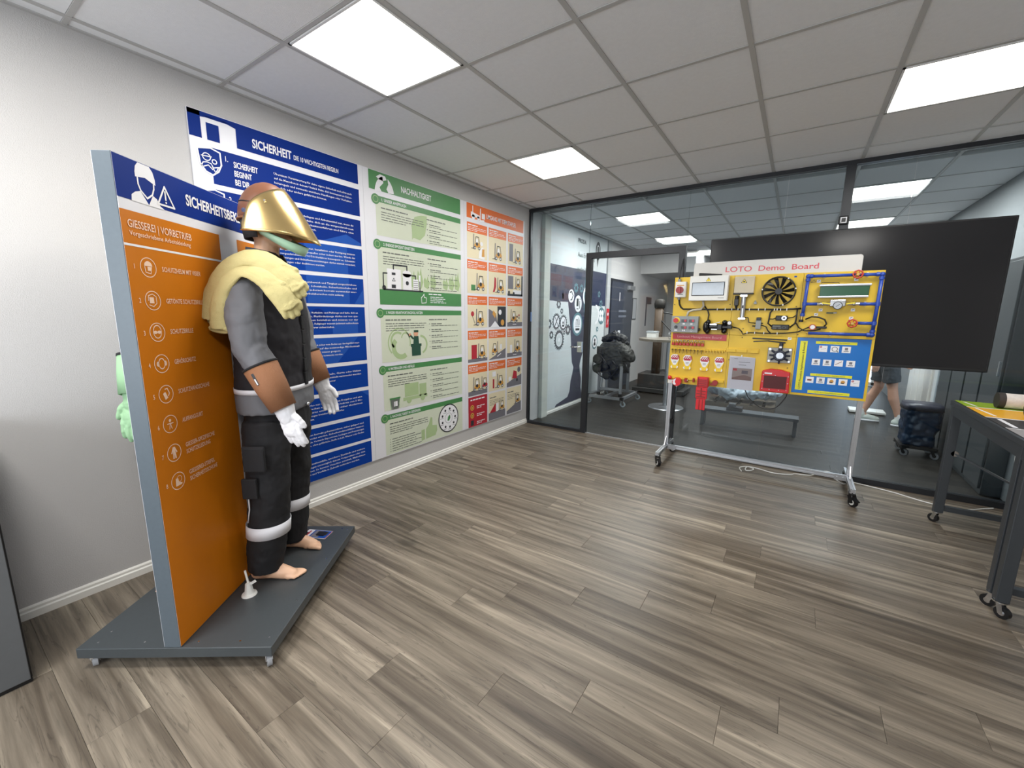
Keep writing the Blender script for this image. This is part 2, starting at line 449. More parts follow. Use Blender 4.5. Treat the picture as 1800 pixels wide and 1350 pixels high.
struct('wall_left', G().box((-.12, YB, 0), (0, YF, CEIL+.1)), white)
struct('wall_right', G().box((X1, YB, 0), (X1+.12, .05, CEIL+.1)), white)
struct('wall_right_back', G().box((XB, .05, 0), (XB+.1, 2.08, CEIL+.1)).box((XB, 2.70, 0), (XB+.1, YF, CEIL+.1)).box((XB, 2.08, 2.1), (XB+.1, 2.70, CEIL+.1)), mat('grey_wall', (150, 154, 156), .6))
g = G()
wx0, wx1, wz0, wz1 = .5, 3.1, .7, 2.25
g.box((-.12, YB-.2, 0), (wx0, YB, CEIL+.1)).box((wx1, YB-.2, 0), (X1+.12, YB, CEIL+.1)).box((wx0, YB-.2, 0), (wx1, YB, wz0)).box((wx0, YB-.2, wz1), (wx1, YB, CEIL+.1))
struct('wall_rear', g, white)
g = G()
for a, b in ((wx0, wx0+.06), (1.77, 1.83), (wx1-.06, wx1)): g.box((a, YB-.14, wz0), (b, YB-.08, wz1))
g.box((wx0, YB-.14, wz0), (wx1, YB-.08, wz0+.06)).box((wx0, YB-.14, wz1-.06), (wx1, YB-.08, wz1))
struct('window_1', g, trimw)
g = G()
bx0, bx1, bz1 = 3.75, 4.40, 2.2
g.box((-.1, YF, 0), (bx0, YF+.15, CEIL+.1)).box((bx1, YF, 0), (XB+.1, YF+.15, CEIL+.1)).box((bx0, YF, bz1), (bx1, YF+.15, CEIL+.1))
struct('wall_back', g, white)
g = G()
for a in (bx0, bx1-.05): g.box((a, YF+.02, 0), (a+.05, YF+.08, bz1))
g.box((bx0, YF+.02, .0), (bx1, YF+.08, .07)).box((bx0, YF+.02, bz1-.06), (bx1, YF+.08, bz1)).box((bx0, YF+.03, 1.05), (bx1, YF+.07, 1.1))
struct('window_2', g, trimw)
d3 = empty('door_3', (XB, 2.4, 0), None, None, kind='structure')
g = G().box((XB-.02, 2.02, 0), (XB+.03, 2.10, 2.14)).box((XB-.02, 2.68, 0), (XB+.03, 2.76, 2.14)).box((XB-.02, 2.10, 2.06), (XB+.03, 2.68, 2.14)).box((XB+.0, 2.10, 0), (XB+.03, 2.68, .10))
build(g, 'door_frame', trimw, d3)
build(G().box((XB-.05, 2.16, .62), (XB-.035, 2.34, .66)).box((XB-.04, 2.14, .60), (XB, 2.18, .68)), 'door_handle', dark_frame, d3)
build(G().box((XB+.008, 2.10, .10), (XB+.014, 2.68, 2.06)), 'glass_pane', glass_mat('door3_glass', (.9, .93, .95), .7, 1.4), d3)
g = G()
pn = struct('trim_8', G().box((XB-.012, 2.78, 0), (XB, 4.02, 2.14)), trimw)
for k in range(4): build(G().box((XB-.03, 2.80+.305*k, .02), (XB-.012, 3.085+.305*k, 2.10)), 'panel', trimw, pn, bevel=.004)
struct('soffit_trim', G().box((0, 4.54, 2.32), (1.1, YF, CEIL)), white).name = 'trim_5'
# pier wrapping beside the glass and the panel-like lining behind the glass
struct('trim_6', G().box((0, .30, 0), (.05, .46, CEIL)), mat('pier_grey', (196, 198, 190), .6))
struct('trim_7', G().box((0, 2.58, 0), (.035, 2.74, CEIL)), mat('pier_grey2', (178, 180, 180), .6))

# baseboards: stepped profile
def baseboard(name, a, b, nrm):
    a, b, n_ = Vector(a), Vector(b), Vector(nrm)
    prof = [(0, 0), (.016, 0), (.016, .034), (.010, .040), (.010, .052), (.004, .06), (0, .06)]
    g = G(); vs = [p+n_*q+Vector((0, 0, h)) for p in (a, b) for q, h in prof]; k = len(prof)
    g.add(vs, [(i, i+1, k+i+1, k+i) for i in range(k-1)]+[tuple(range(k-1, -1, -1)), tuple(range(k, 2*k))])
    struct(name, g, trimw)
baseboard('baseboard_left', (0, YB, 0), (0, -.03, 0), (1, 0, 0))
baseboard('baseboard_left_back', (0, .46, 0), (0, 2.58, 0), (1, 0, 0))
baseboard('baseboard_rear', (0, YB, 0), (X1, YB, 0), (0, 1, 0))

# ceiling: slab, T-bars and tiles
tile_m = mat('ceiling_tile_white', (230, 231, 233), .85, var=.04, scale=40, bump=.3, bscale=500)
bar_m = mat('ceiling_grid_grey', (178, 177, 175), .5, var=.02)
cl = struct('ceiling', G().box((-.1, YB, CEIL+.03), (X1+.1, YF, CEIL+.12)), tile_m, origin=(0, 0, CEIL))
lamps = set(FRONT_LAMPS+BACK_LAMPS)
NX = 9
def tile(i, j, x0, x1, y0, y1):
    if x1-x0 < .03 or y1-y0 < .03: return
    q = .012
    g = G(); a0, a1, b0, b1 = x0+q, x1-q, y0+q, y1-q; z = CEIL+.004
    vs = [(a0-.004, b0-.004, z+.006), (a1+.004, b0-.004, z+.006), (a1+.004, b1+.004, z+.006), (a0-.004, b1+.004, z+.006), (a0, b0, z), (a1, b0, z), (a1, b1, z), (a0, b1, z)]
    g.add(vs, [(0, 1, 5, 4), (1, 2, 6, 5), (2, 3, 7, 6), (3, 0, 4, 7), (7, 6, 5, 4)])
    build(g, 'ceiling_tile', tile_m, cl)
nt_ = 0
for i in range(-1, NX+1):
    for j in range(-6, 17):
        if (i, j) in lamps: continue
        x0, x1 = max(0, GX+T*i), min(X1 if j < 5.4 else XB, GX+T*(i+1)); y0, y1 = GY+T*j, GY+T*(j+1)
        y0 = max(y0, YB); y1 = min(y1, YF)
        if x1 <= x0 or y1 <= y0: continue
        if j == 5: y1 = min(y1, 0-.02); tile(i, j, x0, x1, y0, y1); continue
        tile(i, j, x0, x1, y0, y1)
for i in range(0, NX+1):
    x = GX+T*i
    build(G().box((x-.012, YB, CEIL-.001), (x+.012, YF if x < XB else 0, CEIL+.028)), 'grid_bar', bar_m, cl)
for j in range(-5, 17):
    y = GY+T*j
    build(G().box((0, y-.010, CEIL), (X1 if y < 0 else XB, y+.010, CEIL+.028)), 'grid_bar', bar_m, cl)
build(G().box((0, YB, CEIL-.003), (.02, 0, CEIL+.02)), 'wall_angle', bar_m, cl)
build(G().box((0, 0, CEIL-.003), (.02, YF, CEIL+.02)), 'wall_angle', bar_m, cl)

lampm = mat('lamp_diffuser', (255, 250, 238), .5, var=0, emit=5.0)
lframe = mat('lamp_frame_white', (225, 225, 225), .4)
lf = {(1, 0): 'large square ceiling lamp nearest the left wall, in the foreground', (1, 3): 'square ceiling lamp near the glass wall, over the green poster',
      (5, 3): 'bright square ceiling lamp at the top right, over the metal table', (5, 0): 'square ceiling lamp above the camera', (1, -3): 'square ceiling lamp behind the camera on the left',
      (5, -3): 'square ceiling lamp behind the camera on the right', (1, 7): 'ceiling lamp seen through the glass, nearest one above the door opening',
      (5, 7): 'ceiling lamp seen through the glass, upper one right of the sensor post', (1, 10): 'second ceiling lamp behind the glass door, further back',
      (5, 10): 'ceiling lamp through the glass just above the big screen', (1, 13): 'farthest ceiling lamp behind the glass door'}
for (i, j) in FRONT_LAMPS+BACK_LAMPS:
    x0, y0 = GX+T*i, GY+T*j; x1, y1 = x0+T, y0+T
    e = empty('ceiling_light', ((x0+x1)/2, (y0+y1)/2, CEIL), lf[(i, j)], 'lamp', 'square LED panels in the ceiling grid')
    g = G(); a = .014
    for bb in (((x0+a, y0+a), (x1-a, y0+a+.012)), ((x0+a, y1-a-.012), (x1-a, y1-a)), ((x0+a, y0+a), (x0+a+.012, y1-a)), ((x1-a-.012, y0+a), (x1-a, y1-a))):
        g.box((bb[0][0], bb[0][1], CEIL-.004), (bb[1][0], bb[1][1], CEIL+.02))
    build(g, 'frame', lframe, e)
    build(G().box((x0+.026, y0+.026, CEIL+.002), (x1-.026, y1-.026, CEIL+.012)), 'diffuser', lampm, e)

# ------------------------------------------------------------------ glass partition and door
gl = glass_mat('partition_glass', (.82, .865, .885), .8, 1.42)
dglass = glass_mat('door_glass', (.86, .89, .90), .75, 1.38)
gw = struct('wall_glass', G().box((0, -.03, CEIL-.035), (X1, .03, CEIL+.0)), dark_frame, origin=(0, 0, 0))
build(G().box((0, -.025, 0), (.028, .025, CEIL-.035)), 'frame_post', dark_frame, gw)
build(G().box((.028, -.03, 0), (.80, .03, .035)), 'bottom_rail', dark_frame, gw)
build(G().box((1.90, -.03, 0), (X1, .03, .05)), 'bottom_rail', dark_frame, gw)
build(G().box((3.125, -.035, 1.3), (3.19, .035, CEIL-.03)), 'frame_post', dark_frame, gw)
for x0, x1, z0 in ((.028, .820, .035), (.826, 1.894, 2.165), (1.90, 2.72, .05), (2.73, 3.56, .05), (3.57, 4.40, .05), (4.41, X1, .05)):
    build(G().box((x0-.004, -.005, z0), (x1+.003, .005, CEIL-.035)), 'glass_pane', gl, gw)
dr = empty('door_1', (1.33, 0, 0), None, None, kind='structure')
build(G().box((.80, -.03, 0), (.865, .03, 2.165)), 'door_stile', dark_frame, dr)
build(G().box((1.835, -.03, 0), (1.90, .03, 2.165)), 'door_stile', dark_frame, dr)
build(G().box((.865, -.03, 2.10), (1.835, .03, 2.165)), 'door_head', dark_frame, dr)
build(G().box((.865, -.004, .012), (1.835, .004, 2.10)), 'glass_pane', dglass, dr)
build(G().box((.865, -.015, 0), (1.835, .015, .008)), 'threshold', alu, dr)
hd = build(G().box((.715, -.02, 1.0), (.775, -.006, 1.13)).box((.715, .006, 1.0), (.775, .02, 1.13)), 'lock_plate', chrome, dr, bevel=.003, kind='stuff')
build(G().cyl((.745, -.02, 1.065), (.745, -.05, 1.065), .009).tube([(.745, -.05, 1.065), (.68, -.055, 1.065), (.645, -.05, 1.065)], .008), 'door_handle', chrome, hd)
# small blue notice on the first pane
fx = Fr((0, -.007, 0), (1, 0, 0), (0, 0, 1))
build(G().rect(fx, .032, 1.36, .050, 1.48, 0), 'sticker', mat('sticker_blue', (110, 140, 190), .4), gw)
# ceiling presence sensor on the post
fs = Fr((3.15, -.036, 2.27), (1, 0, 0), (0, 0, 1))
e = empty('wall_sensor', (3.15, -.036, 2.22), 'small black square device with white rounded ring on the dark post', 'sensor')
build(G().box((-.035, -.035, 0), (.035, .035, .02), fr=fs), 'housing', black, e, bevel=.008)
g = G(); g.stroke(fs, [(-.018, -.02), (.018, -.02), (.018, .02), (-.018, .02)], .007, .0205, closed=True)
build(g, 'ring', pw, e)

# ------------------------------------------------------------------ back room mural
mf = Fr((.0, 0, 0), (0, 1, 0), (0, 0, 1))
mu = empty('wall_mural', (0.01, 1.5, 0), 'large printed wall mural with dark city band and gears behind the glass', 'mural')
build(G().box((.46, 0.062, 0), (2.575, CEIL-.01, .012), fr=mf), 'mural_panel', mat('mural_white', (208, 214, 216), .5, var=.03, scale=3), mu)
mnavy = mat('mural_slate', (62, 62, 80), .5, var=.25, scale=4); mdn = mat('mural_navy', (22, 34, 70), .5); mteal = mat('mural_teal', (92, 128, 138), .5)
mgr = mat('mural_grey', (86, 92, 98), .5); mpurp = mat('mural_plum', (74, 56, 70), .5, var=.1)
def arcpts(cx, cy, rx, ry, a0, a1, n=14): return [(cx+rx*math.cos(math.radians(a0+(a1-a0)*i/n)), cy+ry*math.sin(math.radians(a0+(a1-a0)*i/n))) for i in range(n+1)]
D = .013
# dark lamp-bulb silhouette: band at top, then bottle neck and foot
g = G()
g.poly(mf, [(.465, 1.64), (1.75, 1.64)]+[(1.75, 2.15), (.465, 2.15)], D, 0)
g.rect(mf, 1.75, 1.60, 2.57, 2.17, D, 3)
sil_l = [(1.1, 1.64), (1.18, 1.35), (1.24, 1.05), (1.27, .85), (1.30, .70), (1.36, .62), (1.33, .52), (1.27, .40), (1.25, .25), (1.18, .16), (.80, .10), (.76, .062)]
sil_r = [(1.78, .062), (1.72, .12), (1.66, .22), (1.66, .40), (1.60, .55), (1.58, .65), (1.66, .78), (1.78, .95), (1.86, 1.2), (1.9, 1.64)]
for i in range(len(sil_l)-1):
    v0, v1 = sil_l[i][1], sil_l[i+1][1]
    def ur(v):
        for a, b in zip(sil_r, sil_r[1:]):
            if a[1] <= v <= b[1]: return a[0]+(b[0]-a[0])*(v-a[1])/(b[1]-a[1]+1e-9)
        return sil_r[-1][0]
    g.poly(mf, [sil_l[i+1], (ur(v1), v1), (ur(v0), v0), sil_l[i]], D, 0)
g.rect(mf, .55, 1.86, .86, 2.02, D+.0006, 4).rect(mf, .98, 1.83, 1.22, 2.0, D+.0006, 4).rect(mf, .9, 1.66, 1.15, 1.76, D+.0006, 4)
for (a, b, c, d) in ((.5, 2.04, .7, 2.12), (.6, 1.7, .72, 1.84), (.8, 1.68, .95, 1.8), (1.3, 2.0, 1.55, 2.1), (1.25, 1.3, 1.7, 1.42), (1.3, 1.68, 1.6, 1.74)): g.rect(mf, a, b, c, d, D+.0006, 3)
g.poly(mf, arcpts(1.95, 1.75, .3, .55, 100, 260), D+.0008, 2)
g.poly(mf, [(.46, 1.645)]+arcpts(.62, 1.30, .44, .345, 90, 0, 10)+[(1.06, .9), (.46, .9)], D+.0009, 5)
build(g, 'printed_band', [mnavy, mgr, mteal, mdn, mpurp, mat('mural_white', (208, 214, 216))], mu)
g = G()
for (u, v, r, t, mi) in ((.74, 1.35, .125, 18, 0), (.96, 1.33, .125, 18, 0), (.84, 1.08, .16, 22, 0), (.53, 1.32, .07, 8, 0), (1.12, 1.22, .085, 10, 0), (.60, 1.16, .06, 10, 0), (.80, 1.60, .07, 8, 0), (.9, 1.5, .045, 8, 0), (1.0, 1.18, .035, 8, 0)):
    g.gear(mf, u, v, r, D+.0015, mi, t, .55 if r > .1 else .4, .14)
for (u, v, r) in ((1.36, 1.86, .08), (1.56, 1.86, .07), (2.38, 1.64, .07), (2.28, 1.8, .06), (2.26, 1.2, .05)): g.gear(mf, u, v, r, D+.0015, 1, 8, .4, .25)
build(g, 'printed_gears', [mgr, mteal], mu, kind='stuff')
g = G()
g.disc(mf, .74, 1.35, .085, D+.002, 0).disc(mf, .96, 1.33, .085, D+.002, 0)
g.ring(mf, .84, 1.08, .10, .012, D+.002, 0).disc(mf, .84, 1.08, .03, D+.0022, 0)
for (u, v, r) in ((1.20, 1.73, .10), (1.45, 1.62, .13), (1.45, 1.30, .145)):
    if v < 1.4: g.disc(mf, u, v, r+.04, D+.0018, 1)
    g.disc(mf, u, v, r, D+.0024, 0)
g.ring(mf, 1.78, 1.75, .16, .045, D+.002, 0, 20, PI*.55, PI*1.45).ring(mf, 1.80, 1.42, .17, .05, D+.002, 0, 20, -PI*.45, PI*.15)
g.disc(mf, 2.42, 1.43, .15, D+.002, 1)
for a in range(4): g.disc(mf, 2.42+.07*math.cos(a*PI/2+.78), 1.43+.07*math.sin(a*PI/2+.78), .05, D+.0026, 0)
g.ring(mf, 2.15, 1.45, .17, .05, D+.0022, 0, 20, -PI/2, PI/2)
g.disc(mf, 2.17, .98, .12, D+.0022, 1).disc(mf, 2.17, .98, .095, D+.0026, 0)
build(g, 'printed_medallions', [pw, mteal], mu, kind='stuff')
g = G(); dd = D+.003
g.stroke(mf, [(.69, 1.28), (.79, 1.42)], .018, dd).stroke(mf, [(.79, 1.29), (.70, 1.41)], .012, dd)
g.disc(mf, .95, 1.33, .02, dd).rect(mf, .92, 1.27, .99, 1.30, dd).stroke(mf, [(1.0, 1.30), (1.0, 1.38)], .008, dd)
g.stroke(mf, [(1.15, 1.78), (1.20, 1.80), (1.26, 1.74), (1.22, 1.68), (1.18, 1.67)], .02, dd)
g.rect(mf, 1.39, 1.58, 1.46, 1.70, dd).stroke(mf, [(1.50, 1.55), (1.50, 1.66)], .02, dd).disc(mf, 1.51, 1.69, .012, dd).stroke(mf, [(1.40, 1.54), (1.46, 1.54)], .012, dd)
g.rect(mf, 1.38, 1.20, 1.53, 1.235, dd).rect(mf, 1.37, 1.255, 1.54, 1.262, dd).stroke(mf, [(1.40, 1.28), (1.40, 1.37), (1.45, 1.37), (1.45, 1.28)], .012, dd).stroke(mf, [(1.49, 1.28), (1.49, 1.40)], .014, dd).stroke(mf, [(1.52, 1.28), (1.52, 1.37)], .01, dd)
g.disc(mf, 2.17, 1.01, .03, dd).poly(mf, [(2.12, .92), (2.22, .92), (2.20, .975), (2.14, .975)], dd)
g.disc(mf, 2.155, 2.505, .10, dd, 0, 24, .15).poly(mf, [(2.12, 2.40), (2.19, 2.40), (2.155, 2.24)], dd).ring(mf, 2.155, 2.51, .06, .012, dd+.0005, 1, 24, rv=.09)
build(g, 'printed_symbols', [pdark, pw], mu, kind='stuff')
text('PRODA', mf, 1.375, 2.545, .065, mu, 'mural_lettering', pdark, w=.30, d=dd)
text('Aus Erfahrung', mf, 1.375, 2.335, .075, mu, 'mural_lettering', pgrey, w=.66, d=dd, bold=.0)
text('mehr Wissen', mf, 1.375, 2.12, .075, mu, 'mural_lettering', pgrey, w=.60, d=dd, bold=.0)

# back room dark door
d2 = empty('door_2', (.02, 3.4, 0), None, None, kind='structure')
doorm = mat('door_anthracite', (52, 56, 66), .5)
build(G().box((.0, 2.80, 0), (.045, 3.98, 2.06)), 'door_leaf', doorm, d2)
g = G().box((0, 2.75, 0), (.03, 2.80, 2.10)).box((0, 3.98, 0), (.03, 4.03, 2.10)).box((0, 2.75, 2.06), (.03, 4.03, 2.11))
build(g, 'door_frame', dark_frame, d2)
build(G().box((.045, 3.62, 1.94), (.10, 3.96, 2.02)), 'door_closer', alu, d2, bevel=.005)
f2 = Fr((.046, 0, 0), (0, 1, 0), (0, 0, 1))
build(G().rect(f2, 3.2, .95, 3.33, 1.15, .001).stroke(f2, [(3.22, 1.72), (3.22, 1.86)], .03, .001), 'sign', pw, d2)
text('Büro', f2, 3.2, 1.50, .07, d2, 'door_lettering', pw, d=.001, bold=0) if False else None
g = G()
for a, v in ((3.2, 1.50), (3.2, 1.40)): g.rect(f2, a, v, a+.42, v+.04, .001)
build(g, 'faint_lettering', mat('door_print', (110, 116, 128), .5), d2, kind='stuff')
e = empty('wall_notice', (.01, 4.2, 1.4), 'small framed notice on the white wall right of the dark back door', 'notice')
build(G().box((.0, 4.10, 1.35), (.012, 4.36, 1.80)), 'frame', dark_frame, e)
build(G().box((.012, 4.12, 1.37), (.014, 4.34, 1.78)), 'sheet', mat('notice_grey', (170, 172, 175)), e)
e = empty('wall_picture', (.01, 5.1, 1.4), 'narrow dark wall hanging at the far end of the left wall', 'picture')
build(G().box((.0, 5.06, 1.70), (.02, 5.42, 1.85)).box((0, 5.06, 1.2), (.015, 5.10, 1.70)), 'sheet', mat('dark_print', (66, 70, 80)), e)
e = empty('fire_sign', (.01, 2.64, 1.25), 'small red and white fire equipment sign beside the mural', 'sign')
ff = Fr((.037, 0, 0), (0, 1, 0), (0, 0, 1))
build(G().box((2.60, 1.22, 0), (2.72, 1.56, .004), fr=ff), 'plate', red, e)
build(G().disc(ff, 2.66, 1.46, .03, .005).stroke(ff, [(2.64, 1.28), (2.68, 1.36)], .02, .005), 'symbol', pw, e, kind='stuff')

# ------------------------------------------------------------------ big screen
tv = empty('television', (3.14, -.1, 1.06), 'huge black wall screen mounted on the glass behind the demo board', 'screen')
build(G().box((2.150, -.150, 1.063), (4.128, -.10, 2.182)), 'housing', black, tv, bevel=.006)
tg = mat('screen_glass', (34, 34, 36), .16, spec=.35, var=.05, scale=1)
build(G().box((2.162, -.1515, 1.085), (4.116, -.1495, 2.170)), 'screen', tg, tv)
build(G().box((2.9, -.10, 1.3), (3.4, -.036, 1.9)), 'wall_mount', black, tv)

# ------------------------------------------------------------------ posters on the left wall
PF = Fr((.0, 0, 0), (0, 1, 0), (0, 0, 1)); TH = .012
def wallboard(name, u0, u1, label):
    e = empty(name, (0, (u0+u1)/2, .20), label, 'poster', 'information boards along the left wall')
    build(G().box((u0, .198, .0005), (u1, 2.578, TH), fr=PF), 'board', board_w, e)
    return e
D1, D2, D3, D4 = TH+.0008, TH+.0016, TH+.0024, TH+.0032
# --- blue safety rules
bp = wallboard('safety_rules_poster', -3.618, -2.488, 'blue and white poster SICHERHEIT with ten rules, behind the mannequin')
g = G()
g.rect(PF, -3.618, 2.433, -3.557, 2.575, D1).rect(PF, -3.618, 2.55, -2.53, 2.575, D1).rect(PF, -3.376, 2.433, -2.53, 2.55, D1)
g.poly(PF, [(-3.557, 2.545), (-3.470, 2.562), (-3.376, 2.54), (-3.376, 2.555), (-3.557, 2.555)], D1+.0003)
g.rect(PF, -3.531, 2.433, -3.467, 2.525, D2)
build(g, 'title_band', blue2, bp)
rowsz = [(2.395, 2.198), (2.168, 1.975), (1.950, 1.750), (1.723, 1.525), (1.504, 1.298), (1.273, 1.077), (1.048, .857), (.827, .631), (.604, .410), (.387, .200)]
paras = [
 ['Übernimm Verantwortung für deine eigene Sicherheit und achte auch', 'auf die Menschen in deinem Umfeld. Halte dich konsequent an Sicher-', 'heitsregeln und vermeide unsichere Handlungen oder Verhalten,', 'die dich oder andere gefährden können.'],
 ['Nutze Fahrzeuge, Anlagen und Arbeitsmittel nur, wenn du', 'unterwiesen bist. Halte dich an die vorgeschriebenen', 'Arbeits- und Sicherheitsverfahren und führe eine', 'Prüfung vor Benutzung durch.'],
 ['Vor Wartung, Reparatur, Installation oder Reinigung müssen', 'alle gefährlichen Energiequellen sicher isoliert werden. Wende das', 'vorgeschriebene LOTOTO-Verfahren konsequent an. Schutzein-', 'richtungen und Sicherheitseinrichtungen dürfen niemals verändert,', 'umgangen oder deaktiviert werden.'],
 ['Trage die für Arbeitsbereich und Tätigkeit vorgeschriebene', 'Schutzausrüstung. Schutzhelm, Sicherheitsschuhe und', 'die PSA müssen jederzeit korrekt verwendet wer-', 'den und sind in Arbeitsbereichen nicht zulässig.'],
 ['Nutze vorgesehene Verkehrs- und Fußwege und halte dich an', 'die Verkehrsregeln. Flurförderzeuge dürfen nur von qua-', 'lifizierten Personen betrieben und müssen vor der', 'Fahrt geprüft werden. Fußgänger müssen jederzeit aufmerksam', 'Blickkontakt zum Fahrer sicherstellen.'],
 ['Wenn möglich eine Arbeit sicher vom Boden aus durchgeführt wer-', 'den in der Höhe und auf das notwendige Mindestmaß', 'Ab einer Höhe von 1 Meter müssen geeignete', 'Absturzsicherungsmaßnahmen verwendet werden.'],
 ['Krane, Ketten, Winden, Seile, Gurte oder Haken', 'dürfen nur mit Lastaufnahmemitteln verwendet werden', 'genutzt und halte dich niemals unter'],
 ['Arbeiten dürfen nur mit schriftlichen Freigaben und eine', 'von Brandwachen erfolgen. Im Umkreis von 5 Me-', 'tern Brennbares entfernen oder sicher abschirmen', 'keine Ansammlungen brennbarer Dinge dürfen', 'gelagert werden.'],
 ['Stoffe müssen korrekt gekennzeichnet, sicher gelagert und', 'nicht verwendet werden. Sicherheitsdatenblätter müssen', 'vorhanden sein. Vermeide Expositionen, Leckagen und Freisetzungen', 'insbesondere, ohne gefährliche Stoffe in Luft, Wasser oder Boden', 'aus.'],
 ['Unfälle, Beinaheunfälle, unsichere Zustände und weitere', 'Beobachtungen unverzüglich deinem Vorgesetzten oder dem', 'Beauftragten. So können Ursachen ermittelt, Maßnahmen', 'eingeleitet und Vorfälle in Zukunft verhindert werden.']]
for k, (za, zb) in enumerate(rowsz):
    g = G(); g.rect(PF, -3.52, zb, -2.528, za, D1)
    # tone-on-tone pictogram shapes
    if k == 1: g.poly(PF, [(-2.86, zb), (-2.532, zb), (-2.532, zb+.02), (-2.66, zb+.07)], D1+.0004, 1)
    if k in (2, 3): g.rect(PF, -3.0, zb, -2.66, za, D1+.0004, 1)
    if k == 3: g.poly(PF, [(-2.62, zb), (-2.532, zb), (-2.532, zb+.12)], D1+.0004, 1)
    if k == 4: g.disc(PF, -2.93, zb+.13, .06, D1+.0005, 2).rect(PF, -2.82, zb, -2.60, zb+.1, D1+.0004, 1)
    if k == 5: g.poly(PF, [(-3.05, zb), (-2.8, zb), (-2.6, za), (-3.05, za)], D1+.0004, 1)
    if k == 7: g.poly(PF, [(-2.6, za), (-2.532, za-.05), (-2.532, za)], D1+.0004, 1)
    build(g, 'rule_field', [blue if k > 1 else blue2, blue3, blue2], bp)
    # shield
    cz = za-.075
    g = G()
    sh = [(-3.588, za-.02), (-3.522, za-.004), (-3.474, za-.018), (-3.472, za-.085), (-3.49, za-.125), (-3.52, za-.15), (-3.555, za-.137), (-3.58, za-.10)]
    g.poly(PF, sh, D2, 0); g.stroke(PF, sh, .008, D3, 1, closed=True)
    if k == 0:
        g.ring(PF, -3.545, za-.057, .022, .005, D3, 1).ring(PF, -3.507, za-.075, .014, .005, D3, 1)
        g.stroke(PF, [(-3.57, za-.055), (-3.52, za-.052)], .005, D3, 1).stroke(PF, [(-3.575, za-.11), (-3.565, za-.09), (-3.545, za-.085), (-3.525, za-.09), (-3.515, za-.11), (-3.485, za-.10)], .005, D3, 1)
        g.stroke(PF, [(-3.568, za-.115), (-3.54, za-.10), (-3.52, za-.12)], .005, D3, 1).stroke(PF, [(-3.52, za-.105), (-3.505, za-.135), (-3.49, za-.105)], .005, D3, 1)
    elif k % 2: g.ring(PF, -3.53, cz, .03, .006, D3, 1).stroke(PF, [(-3.55, cz-.04), (-3.51, cz-.04)], .006, D3, 1)
    else: g.stroke(PF, [(-3.56, cz+.02), (-3.53, cz-.04), (-3.50, cz+.02)], .006, D3, 1, closed=True)
    build(g, 'shield_icon', [blue2, pw], bp)
    text(f'{k+1}.', PF, -3.448, za-.055, .03, bp, 'lettering', pw, ratio=.7, d=D3)
    pp = paras[k]; lh = .027 if len(pp) < 5 else .0265
    for q, s_ in enumerate(pp):
        full = q < len(pp)-1
        text(s_, PF, -3.17, za-.052-lh*q-(.004 if len(pp) < 5 else 0), .0135, bp, 'small_lettering', pw, w=(.575 if full and len(s_) > 42 else min(.575, len(s_)*.0096)), ratio=.66, d=D3, bold=.006, res=1)
for q, s_ in enumerate(('SICHERHEIT', 'BEGINNT', 'BEI DIR')):
    text(s_, PF, -3.405, 2.318-.05*q, .034, bp, 'lettering', pw, w=(.137, .098, .082)[q], d=D3, bold=.02)
text('SICHERHEIT', PF, -3.287, 2.465, .052, bp, 'lettering', pw, w=.245, d=D3, bold=.025, res=4)
text('DIE 10 WICHTIGSTEN REGELN', PF, -3.028, 2.468, .030, bp, 'lettering', pw, w=.33, d=D3, bold=.015)

# --- green sustainability
gp = wallboard('sustainability_poster', -2.486, -1.292, 'green poster NACHHALTIGKEIT with five sections, between blue and orange posters')
g = G(); g.rect(PF, -2.433, 2.432, -1.347, 2.575, D1)
build(g, 'title_band', pgreen, gp)
g = G()
def ppts(*a): return list(a)
g.poly(PF, arcpts(-2.28, 2.40, .10, .15, 172, 100, 8)+[(-2.29, 2.50), (-2.33, 2.46), (-2.31, 2.43), (-2.33, 2.432)], D2, 0)
g.poly(PF, [(-2.24, 2.432)]+arcpts(-2.28, 2.40, .10, .15, 15, 70, 8)+[(-2.24, 2.50), (-2.26, 2.46)], D2, 0)
g.poly(PF, [(-2.36, 2.535), (-2.32, 2.56), (-2.27, 2.555), (-2.255, 2.53), (-2.30, 2.515), (-2.34, 2.52)], D2, 0)
build(g, 'globe_icon', pw, gp)
text('NACHHALTIGKEIT', PF, -2.105, 2.472, .05, gp, 'lettering', pw, w=.355, d=D3, bold=.02, res=4)
secs = [(2.378, 2.345, 2.385, 2.085, '1. UNSER ANSPRUCH', .26), (2.031, 1.997, 2.0, 1.529, '2. ENERGIE EFFIZIENT EINSETZEN', .34), (1.485, 1.440, 1.44, 1.036, '3. WASSER VERANTWORTUNGSVOLL NUTZEN', .42), (.995, .955, .955, .608, '4. MATERIALIEN UND ABFÄLLE', .30), (.568, .526, .526, .205, '5. NACHHALTIGKEIT IN GIESSEREIEN', .36)]
def lines(g, u0, u1, v, n, lh, mi, d, h=.0055, last=.55, seed=1):
    r = random.Random(seed)
    for q in range(n):
        e_ = u0+(u1-u0)*(last if q == n-1 else .96+.04*r.random()); a = u0
        while a < e_-.012:
            w = .02+.05*r.random(); b = min(e_, a+w)
            g.rect(PF, a, v-lh*q, b, v-lh*q+h, d, mi); a = b+.008
